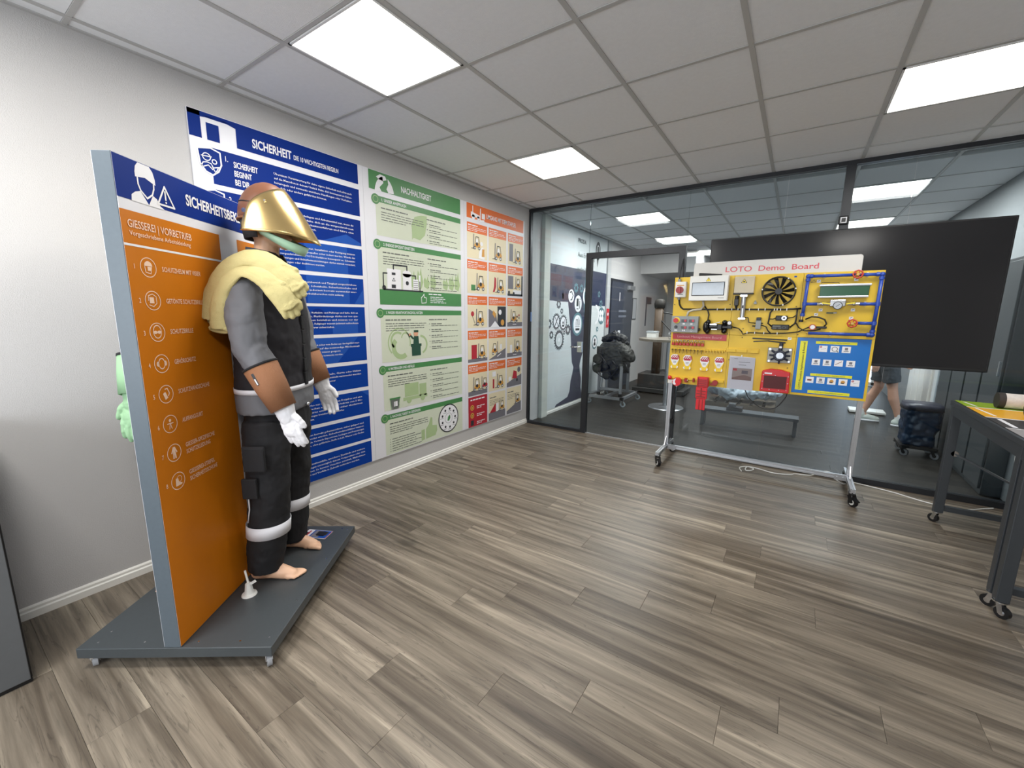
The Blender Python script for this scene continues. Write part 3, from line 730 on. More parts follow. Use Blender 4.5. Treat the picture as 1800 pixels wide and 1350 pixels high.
for k, (a, b, c, d_, ttl, tw) in enumerate(secs):
    g = G(); g.rect(PF, -2.375, d_, -1.347, b-.0, D1); build(g, 'section_field', ppale, gp)
    top = a+.018
    g = G(); g.rect(PF, -2.39, b, -1.347, b+.047, D2, 0).disc(PF, -2.375, b+.018, .040, D2+.0003, 0)
    build(g, 'section_band', pgreen, gp)
    g = G(); g.ring(PF, -2.375, b+.018, .026, .004, D3, 0)
    build(g, 'section_icon', psage, gp)
    text(ttl, PF, -2.315, b+.011, .024, gp, 'lettering', pw, w=tw, d=D3, bold=.015, res=2)
    g = G()
    lines(g, -2.325, -1.85, b-.045, 1, .02, 0, D3, .009, .6, k+40)
    lines(g, -2.325, -1.85, b-.075, 4, .020, 0, D3, seed=k)
    if k < 4:
        lines(g, -1.815, -1.40, b-.045, 1, .02, 0, D3, .008, .6, k+60)
        n_ = 4 if k == 0 else 5
        for q in range(n_):
            vv = b-.085-q*(.055 if k else .048)
            g.disc(PF, -1.808, vv+.004, .005, D3, 0, 8); lines(g, -1.785, -1.62, vv, 1, .02, 0, D3, .007, .9, q+k); lines(g, -1.785, -1.38, vv-.017, 1, .02, 0, D3, .005, .95, q+k+9)
    else:
        for q in range(6):
            g.disc(PF, -2.325, b-.185-q*.022, .004, D3, 0, 8); lines(g, -2.305, -1.95, b-.189-q*.022, 1, .02, 0, D3, .006, .8+.2*(q % 2), q+70)
    build(g, 'text_lines', pgrey, gp, kind='stuff')
g = G()
g.poly(PF, [(-1.995, 2.10), (-1.98, 2.12), (-1.90, 2.11), (-1.84, 2.16), (-1.815, 2.25), (-1.81, 2.33), (-1.88, 2.325), (-1.96, 2.30), (-2.0, 2.23), (-1.995, 2.16)], D2, 0)
build(g, 'leaf_picture', psage, gp)
for k in range(9):                                   # flames
    u = -2.12+k*.085; h = .10+.07*((k*7) % 3)/2
    if k in (5,): continue
    g = G(); g.poly(PF, [(u, 1.70), (u+.05, 1.68), (u+.075, 1.74), (u+.055, 1.70+h*.7), (u+.05, 1.70+h), (u+.03, 1.70+h*.6), (u+.012, 1.70+h*.85), (u-.005, 1.76)], D2, 0); build(g, 'flame_picture', psage, gp)
g = G()
g.ring(PF, -2.18, 1.20, .13, .012, D2, 0, 26, -.3, PI*1.25).ring(PF, -2.16, 1.16, .11, .045, D2, 0, 22, PI*.75, PI*1.7).ring(PF, -2.20, 1.22, .08, .02, D2, 0, 22, PI*.3, PI*1.3).ring(PF, -2.11, 1.24, .05, .012, D2, 0, 16, 0, PI)
g.ring(PF, -1.93, 1.17, .09, .02, D2, 0, 16, -PI*.4, PI*.5)
build(g, 'wave_picture', psage, gp); g = G()
g.rect(PF, -2.14, .70, -1.97, .82, D2, 0).rect(PF, -1.96, .68, -1.87, .80, D2, 0).rect(PF, -2.16, .665, -1.86, .695, D2, 0)
g.disc(PF, -2.09, .665, .03, D2+.0003, 0).disc(PF, -1.92, .665, .03, D2+.0003, 0)
build(g, 'truck_picture', psage, gp); g = G()
g.poly(PF, [(-1.95, .235), (-1.905, .24), (-1.905, .345), (-1.95, .34)], D2, 0).poly(PF, [(-1.89, .24), (-1.76, .25), (-1.735, .30), (-1.74, .35), (-1.80, .36), (-1.80, .44), (-1.825, .445), (-1.85, .38), (-1.89, .34)], D2, 0)
build(g, 'thumb_picture', psage, gp)
g = G(); g.rect(PF, -2.372, 1.529, -1.347, 1.655, D2); build(g, 'result_band', pgreen, gp)
g = G(); th = [(-1.90, 1.55), (-1.845, 1.555), (-1.84, 1.60), (-1.87, 1.605), (-1.87, 1.635), (-1.885, 1.615), (-1.905, 1.60)]
g.stroke(PF, th, .006, D3, 0, closed=True)
for q in range(4): lines(g, -1.79, -1.55, 1.607-.017*q, 1, .02, 0, D3, .006, .8+.1*(q % 2), q)
lines(g, -1.81, -1.64, 1.63, 1, .02, 0, D3, .011, 1, 5)
build(g, 'result_print', pw, gp, kind='stuff')
g = G()                                              # machine drawing
g.rect(PF, -2.29, 1.655, -2.14, 1.83, D3, 0).rect(PF, -2.12, 1.66, -2.02, 1.80, D3, 0).disc(PF, -2.07, 1.80, .05, D3, 0, rv=.03).rect(PF, -2.0, 1.66, -1.94, 1.76, D3, 0).rect(PF, -1.93, 1.69, -1.91, 1.80, D3, 0)
g.stroke(PF, [(-2.22, 1.83), (-2.22, 1.865), (-2.07, 1.865), (-2.07, 1.83)], .012, D4, 1).stroke(PF, [(-2.33, 1.68), (-2.33, 1.79), (-2.29, 1.79)], .01, D4, 1).disc(PF, -2.325, 1.67, .02, D4, 1)
g.stroke(PF, [(-2.02, 1.79), (-1.97, 1.79), (-1.97, 1.76)], .01, D4, 1).rect(PF, -2.33, 1.650, -1.88, 1.662, D4, 1).rect(PF, -2.245, 1.67, -2.20, 1.70, D4, 1).disc(PF, -2.07, 1.72, .018, D4, 1)
g.rect(PF, -2.24, 1.78, -2.20, 1.80, D4, 1).stroke(PF, [(-2.235, 1.73), (-2.22, 1.755), (-2.205, 1.73)], .005, D4, 1, closed=True).stroke(PF, [(-1.92, 1.66), (-1.92, 1.74)], .01, D4, 1)
for q in range(5): g.stroke(PF, [(-1.995, 1.67+q*.018), (-1.945, 1.67+q*.018)], .004, D4, 1)
build(g, 'machine_drawing', [pw, pdark], gp)
# plain generic figures
pg2 = mat('print_bottle', (30, 74, 58), .5); psk = mat('print_skin', (214, 160, 130), .5)
g = G()
g.rect(PF, -2.04, 1.07, -1.93, 1.16, D3, 0).rect(PF, -2.05, 1.155, -1.92, 1.18, D4, 0).poly(PF, [(-2.02, 1.18), (-1.95, 1.18), (-1.955, 1.25), (-2.01, 1.25)], D3, 0)
g.disc(PF, -1.985, 1.275, .028, D3, 1).rect(PF, -2.01, 1.285, -1.955, 1.305, D4, 0).stroke(PF, [(-2.02, 1.23), (-2.05, 1.255)], .018, D3, 0).disc(PF, -2.055, 1.265, .014, D3, 1)
build(g, 'worker_drawing', [pg2, psk], gp)
g = G()
g.poly(PF, [(-2.29, .61), (-2.22, .61), (-2.20, .70), (-2.31, .70)], D3, 0).rect(PF, -2.315, .70, -2.195, .715, D4, 1).rect(PF, -2.27, .635, -2.23, .68, D4, 2)
for q in range(3): g.stroke(PF, [(-2.30+q*.045, .615), (-2.305+q*.045, .695)], .004, D4, 1)
build(g, 'bin_drawing', [pgrey, pgreen, pw], gp)
g = G(); g.disc(PF, -1.565, .385, .150, D3, 1, 36).disc(PF, -1.565, .385, .138, D3+.0003, 0, 36).ring(PF, -1.565, .385, .150, .012, D4, 1, 36).ring(PF, -1.565, .385, .055, .003, D4, 1, 24)
g.poly(PF, [(-1.585, .36), (-1.56, .355), (-1.54, .385), (-1.545, .42), (-1.575, .40)], D4, 2)
for q in range(9):
    a = q*2*PI/9; g.disc(PF, -1.565+.098*math.cos(a), .385+.098*math.sin(a), .013, D4, 1, 10)
    g.rect(PF, -1.59+.105*math.cos(a), .360+.098*math.sin(a), -1.545+.105*math.cos(a), .364+.098*math.sin(a), D4, 1)
build(g, 'round_chart', [pw, pdark, pgreen], gp)

# --- orange forklift
op = wallboard('forklift_poster', -1.290, -.155, 'orange poster UMGANG MIT DEM STAPLER with forklift drawings, next to glass')
g = G(); g.rect(PF, -1.248, 2.432, -.177, 2.576, D1)
build(g, 'title_band', porange, op)
text('UMGANG MIT DEM STAPLER', PF, -.92, 2.472, .048, op, 'lettering', pw, w=.575, d=D3, bold=.02, res=4)
g = G()
g.rect(PF, -1.0, 2.455, -.945, 2.51, D2).stroke(PF, [(-1.02, 2.55), (-1.03, 2.43), (-.96, 2.44)], .014, D2).stroke(PF, [(-1.15, 2.555), (-1.15, 2.49), (-1.06, 2.475)], .012, D2).poly(PF, [(-1.18, 2.45), (-1.18, 2.50), (-1.04, 2.48), (-1.04, 2.45)], D2).disc(PF, -1.14, 2.45, .025, D2).disc(PF, -1.06, 2.45, .02, D2)
build(g, 'forklift_icon', pw, op)
def forklift(g, u, v, s=1.0, flip=1, body=0):
    P = lambda a, b: (u+a*s*flip, v+b*s)
    # 0 ochre,1 dark,2 grey,3 white
    g.poly(PF, [P(-.04, .02), P(.07, .02), P(.08, .05), P(.06, .075), P(-.01, .07), P(-.04, .05)][::flip], D3, body)
    g.stroke(PF, [P(-.025, .06), P(-.01, .145), P(.045, .145), P(.06, .07)], .008*s, D4, 1)
    g.stroke(PF, [P(-.055, .0), P(-.05, .17)], .013*s, D4, 2); g.stroke(PF, [P(-.055, .005), P(-.10, .0)], .007*s, D4, 1)
    g.disc(PF, *P(.012, .095), .02*s, D3, 3, 10, rv=.03*s); g.disc(PF, *P(.012, .06), .022*s, D4, 1, 10)
    for a in (-.03, .055):
        g.disc(PF, *P(a, .012), .021*s, D4, 1, 12); g.disc(PF, *P(a, .012), .011*s, D4+.0004, 3, 10)
cu = [(-1.245, -.905), (-.878, -.54), (-.508, -.178)]
cv = [(2.39, 2.295, 2.035), (2.018, 1.925, 1.672), (1.646, 1.552, 1.305), (1.275, 1.178, .930), (.907, .805, .555)]
fm = [pocre, pdark, pslate, pw, pred, pgreen, pcream]
for c_, (a, b) in enumerate(cu):
    for r_, (v1, v2, v3) in enumerate(cv):
        g = G(); g.rect(PF, a, v2, b, v1, D1, 0).rect(PF, a, v3, b, v2, D1, 1)
        build(g, 'instruction_tile', [porange, pcream], op)
        g = G(); lines(g, a+.015, a+.19, v1-.03, 1, .02, 0, D2, .010, .9, r_+c_*7); lines(g, a+.015, b-.02, v1-.048, 3, .016, 0, D2, .005, .5, r_*3+c_)
        build(g, 'text_lines', pw, op, kind='stuff')
        g = G(); m_ = (a+b)/2; v = v3+.03; k = (r_, c_)
        if k == (0, 0): forklift(g, m_-.02, v+.07, .85); g.disc(PF, m_+.07, v+.13, .022, D3, 3); g.poly(PF, [(m_+.02, v-.02), (m_+.12, v-.03), (m_+.13, v+.07), (m_+.08, v+.10), (m_+.03, v+.05)], D3, 3); g.poly(PF, [(m_+.07, v), (m_+.12, v), (m_+.12, v+.08), (m_+.08, v+.08)], D4, 0)
        elif k == (1, 0): forklift(g, m_+.04, v+.01, 1); g.rect(PF, m_-.11, v, m_-.04, v+.06, D3, 5)
        elif k == (0, 2): g.rect(PF, a+.03, v3+.04, a+.11, v2-.02, D2, 2); forklift(g, m_+.04, v, .95)
        elif k == (1, 1): forklift(g, m_+.05, v, .95); g.poly(PF, [(m_-.09, v), (m_-.06, v), (m_-.03, v+.06), (m_-.03, v+.15), (m_-.06, v+.17), (m_-.07, v+.06)], D3, 4)
        elif k == (1, 2): g.rect(PF, a, v3, b, v3+.025, D2, 1).rect(PF, b-.03, v3, b, v2-.005, D2, 1).rect(PF, a+.01, v3+.08, a+.12, v2-.02, D2, 2).rect(PF, a+.12, v3+.02, b-.03, v3+.07, D2, 3); forklift(g, m_+.05, v+.06, .8); g.disc(PF, a+.03, v3+.04, .02, D4, 1).disc(PF, a+.13, v3+.03, .02, D4, 1)
        elif k == (2, 0): forklift(g, m_+.03, v, 1); g.disc(PF, m_-.09, v+.12, .028, D3, 4, 8).stroke(PF, [(m_-.09, v+.09), (m_-.04, v)], .006, D3, 1)
        elif k == (2, 1): g.poly(PF, [(a, v3), (a, v2-.04), (m_-.03, v2-.09), (m_+.01, v3+.02)], D2, 2).rect(PF, m_, v3, b, v2-.01, D2, 1).poly(PF, [(a+.03, v3+.0), (m_-.05, v3+.07), (m_+.04, v3)], D3, 3); g.poly(PF, [(m_-.10, v3+.15), (m_-.05, v3+.1), (m_-.03, v3+.15), (m_-.08, v3+.19)], D3, 0).disc(PF, m_+.05, v3+.17, .03, D3, 3).disc(PF, m_+.10, v3+.05, .035, D3, 0)
        elif k == (2, 2): g.rect(PF, a, v3, b, v3+.05, D2, 2).rect(PF, m_-.05, v3+.02, m_+.03, v3+.028, D3, 3); forklift(g, m_-.04, v3+.05, .9); [g.disc(PF, m_+.06+.03*math.cos(q*2.1), v3+.10+.035*math.sin(q*2.6), .014, D3, 4 if q % 2 else 3, 8) for q in range(7)]
        elif k == (3, 0): g.rect(PF, a, v3, b, v3+.035, D2, 2).rect(PF, a+.06, v3+.035, a+.15, v3+.19, D3, 4); forklift(g, m_+.06, v3+.035, .95)
        elif k == (3, 1): g.poly(PF, [(a, v3), (b, v3), (b, v3+.12)], D2, 2).stroke(PF, [(m_, v3+.03), (m_+.07, v3+.06)], .01, D3, 3); forklift(g, m_-.04, v3+.06, .85, -1); g.rect(PF, m_+.05, v3+.11, m_+.09, v3+.17, D3, 3)
        elif k == (3, 2): g.rect(PF, a, v3, b, v3+.05, D2, 2).rect(PF, m_-.04, v3+.02, m_+.04, v3+.028, D3, 3).rect(PF, a+.06, v3+.05, a+.11, v3+.15, D3, 3); forklift(g, m_+.05, v3+.05, .95)
        elif k == (4, 0): g.rect(PF, a, v3, b, v3+.05, D2, 2); forklift(g, m_-.03, v3+.05, .9); forklift(g, m_+.11, v3+.06, .8, 1, 4)
        elif k == (4, 1): forklift(g, m_+.05, v3+.03, .95); g.rect(PF, m_-.10, v3+.17, m_-.03, v3+.23, D3, 3).poly(PF, [(m_-.09, v3+.03), (m_-.06, v3+.03), (m_-.06, v3+.14), (m_-.09, v3+.14)], D3, 4)
        elif k == (4, 2): g.poly(PF, [(a, v3), (b, v3), (b, v3+.14), (m_, v3+.10), (a, v3+.05)], D2, 2); g.poly(PF, [(m_-.05, v3+.10), (m_+.06, v3+.09), (m_+.05, v3+.18), (m_-.02, v3+.2)], D3, 4).disc(PF, m_-.1, v3+.10, .03, D3, 3).disc(PF, m_+.1, v3+.2, .035, D3, 2).disc(PF, m_+.06, v3+.07, .02, D4, 1)
        else: forklift(g, m_, v, 1)
        build(g, 'drawing', fm, op)
g = G(); g.rect(PF, -1.245, .200, -.905, .540, D1, 0); build(g, 'instruction_tile', pred, op)
g = G(); lines(g, -1.21, -.95, .50, 1, .02, 0, D2, .014, 1, 3)
for q in range(3): lines(g, -1.10, -.95, .42-.09*q, 2, .02, 0, D2, .009, .6, q+3)
build(g, 'text_lines', pw, op, kind='stuff')
g = G(); g.disc(PF, -1.18, .42, .032, D2, 0).disc(PF, -1.18, .33, .032, D2, 0).rect(PF, -1.205, .215, -1.155, .275, D2, 1).ring(PF, -1.18, .42, .018, .005, D3, 1).ring(PF, -1.18, .33, .018, .005, D3, 1)
build(g, 'drawing', [pocre, pdark], op)
for (a, b, v3, v1) in ((-.878, -.54, .205, .53), (-.508, -.183, .21, .54)):
    g = G(); g.rect(PF, a, v3, b, v1, D1, 0); build(g, 'instruction_tile', pcream, op)
    g = G(); lines(g, a+.02, a+.18, v1-.06, 1, .02, 0, D2, .011, .9, 6); lines(g, a+.02, b-.03, v1-.09, 4, .018, 0, D2, .005, .4, 9)
    build(g, 'text_lines', pgrey, op, kind='stuff')
    g = G()
    if a < -.8: g.rect(PF, a, v3, b, v3+.09, D2, 2).poly(PF, [(a+.02, v3+.09), (a+.14, v3+.09), (a+.14, v3+.20)], D3, 4).rect(PF, a+.145, v3+.09, a+.195, v3+.19, D3, 3); forklift(g, b-.08, v3+.09, .75)
    else: g.poly(PF, [(a, v3), (b, v3), (b, v3+.13), (a+.17, v3+.10), (a, v3+.04)], D2, 2); forklift(g, b-.09, v3+.11, .75)
    build(g, 'drawing', fm, op)

#PART2
# ------------------------------------------------------------------ mobile mannequin stand
SO = Vector((.961, -4.199, 0)); SRZ = math.atan2(.582, .813)
ZB = .105
def castor(name, x, y, r, h, m_wheel, m_fork, parent, ang=0.0, label=None):
    """wheel + fork under a plate at height h; (x, y) in the parent's local frame"""
    ca, sa = math.cos(ang), math.sin(ang)
    P = lambda a, b, c: (x+a*ca-b*sa, y+a*sa+b*ca, c)
    g = G().cyl(P(0, 0, h-.006), P(0, 0, h), r*1.0, n=14)
    for s in (-1, 1):
        g.bar(P(r*.05, s*r*.5, h-.006), P(r*.55, s*r*.5, r*.9), r*.7, r*.12, upv=(sa, -ca, 0))
    f = build(g, name, m_fork, parent, local=True)
    g = G().cyl(P(r*.55, -r*.36, r), P(r*.55, r*.36, r), r, n=20)
    g.cyl(P(r*.55, -r*.40, r), P(r*.55, r*.40, r), r*.45, n=14, mi=1)
    w = build(g, 'wheel', [m_wheel, m_fork], f, local=True)
    return f
st = empty('display_stand', SO, 'rolling grey display stand with orange and blue safety clothing board', 'stand', rz=SRZ)
build(G().box((-.42, -.004, .060), (.367, .985, ZB)), 'base_plate', mat('base_paint', (64, 69, 72), .4, var=.08, scale=60), st, local=True, bevel=.003)
build(G().box((-.066, -.001, ZB), (-.0015, .98, 1.995)), 'upright_panel', greypaint, st, local=True, bevel=.002)
build(G().box((-.0015, .001, ZB+.003), (0, .978, 1.993)), 'front_sheet', board_w, st, local=True)
build(G().box((-.0675, .001, ZB+.003), (-.066, .978, 1.993)), 'rear_sheet', board_w, st, local=True)
g = G()
for (t, s) in ((-.36, .03), (-.17, .03), (.05, .03), (.22, .03), (.33, .05), (-.36, .09), (.335, .28), (.335, .62), (.335, .94), (.30, .95)):
    g.cyl((t, s, ZB), (t, s, ZB+.0012), .004, n=8)
build(g, 'screw', chrome, st, local=True, kind='stuff')
clear = mat('grey_translucent_wheel', (150, 152, 156), .3)
for (t, s, a) in ((-.375, .022, 2.2), (.33, .03, -.9), (-.34, .90, 2), (.31, .92, -1.0)): castor('castor', t, s, .024, .060, clear, chrome, st, a)
FS = Fr(SO, (-.582, .813, 0), (0, 0, 1))
e1, e2, e3 = .0008, .0016, .0024
g = G().rect(FS, -.001, 1.852, .977, 1.992, e1); build(g, 'title_band', blue2, st)
g = G()
g.rect(FS, -.001, ZB+.004, .509, 1.814, e1).rect(FS, .639, ZB+.004, .977, 1.814, e1)
build(g, 'clothing_list', porange2, st)
g = G(); g.rect(FS, -.001, 1.692, .509, 1.700, e2).rect(FS, .639, 1.692, .977, 1.700, e2)
g.poly(FS, [(.083, 1.938)]+[(.083, 1.955), (.088, 1.975), (.100, 1.990), (.150, 1.990), (.163, 1.975), (.170, 1.950), (.170, 1.930), (.125, 1.945)], e2)
g.stroke(FS, [(.092, 1.938), (.092, 1.915), (.100, 1.895), (.125, 1.874), (.150, 1.892), (.160, 1.915), (.162, 1.935)], .006, e2)
g.poly(FS, [(.055, 1.851), (.058, 1.872), (.075, 1.885), (.098, 1.893), (.128, 1.853), (.128, 1.850)], e2)
g.poly(FS, [(.128, 1.850), (.152, 1.890), (.170, 1.882), (.182, 1.860), (.20, 1.852), (.20, 1.850)], e2)
g.stroke(FS, [(.212, 1.938), (.252, 1.868), (.172, 1.868)], .007, e3, closed=True)
g.stroke(FS, [(.212, 1.92), (.212, 1.89)], .007, e3).disc(FS, .212, 1.880, .004, e3)
rz_ = [1.624, 1.504, 1.386, 1.266, 1.146, 1.026, .907, .788]
psalm = mat('print_salmon', (240, 205, 180), .5, var=.01)
build(g, 'title_print', pw, st)
for k, z in enumerate(rz_):
    g = G(); u = .088+.001*k
    g.ring(FS, u, z, .036, .003, e2, 0, 32)
    if k == 0: g.poly(FS, [(u-.02, z+.005)]+arcpts(u, z+.005, .018, .018, 180, 0, 8), e2).stroke(FS, [(u-.016, z+.003), (u-.014, z-.018), (u+.008, z-.022), (u+.014, z+.003)], .003, e2).rect(FS, u-.004, z-.012, u+.012, z+.003, e2)
    if k == 1: g.rect(FS, u-.015, z-.01, u+.005, z+.012, e2).stroke(FS, [(u-.02, z), (u-.018, z+.018), (u, z+.024), (u+.016, z+.015), (u+.016, z-.01), (u, z-.022), (u-.018, z-.016)], .003, e2)
    if k == 2: g.ring(FS, u, z+.002, .02, .003, e2, 0, 20, rv=.026).disc(FS, u-.009, z, .009, e2, rv=.006).disc(FS, u+.009, z, .009, e2, rv=.006)
    if k == 3: g.ring(FS, u, z, .016, .003, e2, 0, 20, rv=.022).disc(FS, u-.018, z, .006, e2, rv=.010).disc(FS, u+.018, z, .006, e2, rv=.010)
    if k == 4: g.poly(FS, [(u-.015, z+.004), (u-.003, z+.010), (u+.008, z-.015), (u-.006, z-.022)], e2).stroke(FS, [(u-.003, z+.02), (u+.008, z+.022), (u+.016, z+.002), (u+.010, z-.008)], .004, e2)
    if k == 5: g.disc(FS, u, z+.014, .006, e2).stroke(FS, [(u-.014, z+.002), (u+.014, z+.002)], .004, e2).stroke(FS, [(u-.006, z-.02), (u, z+.004), (u+.006, z-.02)], .003, e2)
    if k == 6: g.poly(FS, [(u-.005, z+.024), (u+.005, z+.024), (u+.016, z+.0), (u+.011, z-.002), (u+.006, z+.008), (u+.009, z-.024), (u+.002, z-.024), (u, z-.004), (u-.002, z-.024), (u-.009, z-.024), (u-.006, z+.008), (u-.011, z-.002), (u-.016, z)], e2)
    if k == 7: g.poly(FS, [(u-.012, z+.012), (u+.0, z+.012), (u+.004, z-.006), (u+.02, z-.014), (u+.018, z-.02), (u-.014, z-.02)], e2).ring(FS, u+.006, z+.006, .014, .002, e2, 0, 14)
    build(g, 'list_icon', psalm, st)
text('SICHERHEITSBEKLEIDUNG', FS, .32, 1.899, .044, st, 'title_lettering', pw, w=.525, d=e3, bold=.025, res=4)
text('GIESSEREI | VORBETRIEB', FS, .024, 1.757, .028, st, 'lettering', psalm, w=.303, d=e3, bold=.01)
text('Vorgeschriebene Arbeitskleidung', FS, .026, 1.730, .017, st, 'lettering', psalm, w=.292, d=e3, bold=.01, res=2)
for k, (z, tl) in enumerate(zip(rz_, [[('SCHUTZHELM MIT VISIER', .207)], [('GETÖNTE SCHUTZBRILLE', .207)], [('SCHUTZBRILLE', .123)], [('GEHÖRSCHUTZ', .117)], [('SCHUTZHANDSCHUHE', .18)], [('AUFFANGGURT', .118)],
                                      [('GIESSER-SPEZIFISCHE', .175), ('SCHUTZKLEIDUNG', .143)], [('GIESSEREI-STIEFEL', .156), ('SICHERHEITSSCHUHE', .169)]])):
    text(str(k+1), FS, .026+.001*k, z-.009, .018, st, 'lettering', psalm, d=e3, ratio=.7)
    for q, (s_, w_) in enumerate(tl):
        text(s_, FS, .150+.001*k, z-.009+(.013 if len(tl) > 1 else 0)-.029*q, .019, st, 'lettering', psalm, w=w_, d=e3, bold=.008, res=2)

# ------------------------------------------------------------------ mannequins
jblack = mat('jacket_black', (27, 25, 31), .8, var=.15, scale=14, bump=.2, bscale=900)
jgrey = mat('jacket_grey', (104, 105, 110), .75, var=.06, scale=10, bump=.2, bscale=900)
pblack = mat('trouser_black', (20, 20, 24), .8, var=.15, scale=12, bump=.2, bscale=900)
reflw = mat('reflective_band', (214, 214, 220), .45, var=.03)
leather = mat('gauntlet_leather', (136, 92, 62), .8, var=.08, scale=10, bump=.2)
gwhite = mat('glove_white', (226, 226, 230), .6, var=.02)
gold = mat('gold_visor', (206, 178, 122), .26, metal=.92, var=.05, scale=6)
helm = mat('helmet_brown', (122, 78, 56), .4, var=.1, scale=8)
mint = mat('mint_plastic', (196, 240, 208), .35, var=.02)
ggreen = mat('glove_green', (140, 178, 138), .6, var=.04)

def hand(W, d, side, nrm, r=.0125, k=1.0):
    """glove: W wrist, d finger direction, side = thumb side, nrm = palm normal (fingers curl towards it)"""
    W, d, side, nrm = Vector(W), Vector(d).normalized(), Vector(side).normalized(), Vector(nrm).normalized()
    g = G()
    g.caps([W-d*.015, W+d*.03, W+d*.07, W+d*.095], [.036*k, .038*k, .042*k, .038*k], 14, flat=(nrm, .5))
    if r > .011: g.caps([W-d*.035, W-d*.01, W+d*.03], [.050, .047, .041], 16, flat=(nrm, .72))
    for i, (o, L) in enumerate(((.034, .078), (.0125, .090), (-.010, .086), (-.031, .066))):
        b = W+d*.08*k+side*o*k
        sp = side*o*.35
        p1 = b+(d+sp*1.2)*L*.45; p2 = p1+(d+nrm*.22+sp*.6).normalized()*L*.40; p3 = p2+(d+nrm*.5).normalized()*L*.30
        g.caps([b, p1, p2, p3], [r*1.05, r, r*.95, r*.82], 10)
    b = W+d*.02+side*.025
    p1 = b+(side*.62+d*.78).normalized()*.042*k; p2 = p1+(side*.25+d*.97+nrm*.2).normalized()*.038*k
    g.caps([b-side*.01, b, p1, p2], [r*1.2, r*1.4, r*1.2, r*.95], 10)
    return g
def foot(g, ax, ay, z0, dirx=1.0, yaw_=0.0, side=1):
    """ax, ay: ankle position; foot 0.25 long pointing +x, side = +1 when the big toe is on +y"""
    c, s = math.cos(yaw_), math.sin(yaw_)
    P = lambda a, b, z: (ax+a*c-b*s, ay+a*s+b*c, z0+z)
    g.caps([P(0, 0, .16), P(0, 0, .09), P(-.01, 0, .05)], [.036, .038, .036], 12)
    g.caps([P(-.030, 0, .032), P(.05, 0, .040), P(.11, 0, .028), P(.145, 0, .020)], [.032, .038, .034, .026], 14)
    g.caps([P(.0, 0, .085), P(.06, 0, .055), P(.12, .005*side, .032)], [.034, .032, .024], 12)
    g.caps([P(.11, .018*side, .018), P(.13, -.018*side, .016)], [.020, .018], 10)
    for i in range(5):
        u = .030-.0145*i; L = (.192, .190, .183, .174, .163)[i]; r = (.0125, .0095, .009, .0085, .0085)[i]
        g.caps([P(.135, u*.9*side, .017), P(L-.015, u*side, .016), P(L, u*side, .011)], [r*1.15, r, r*.9], 8)

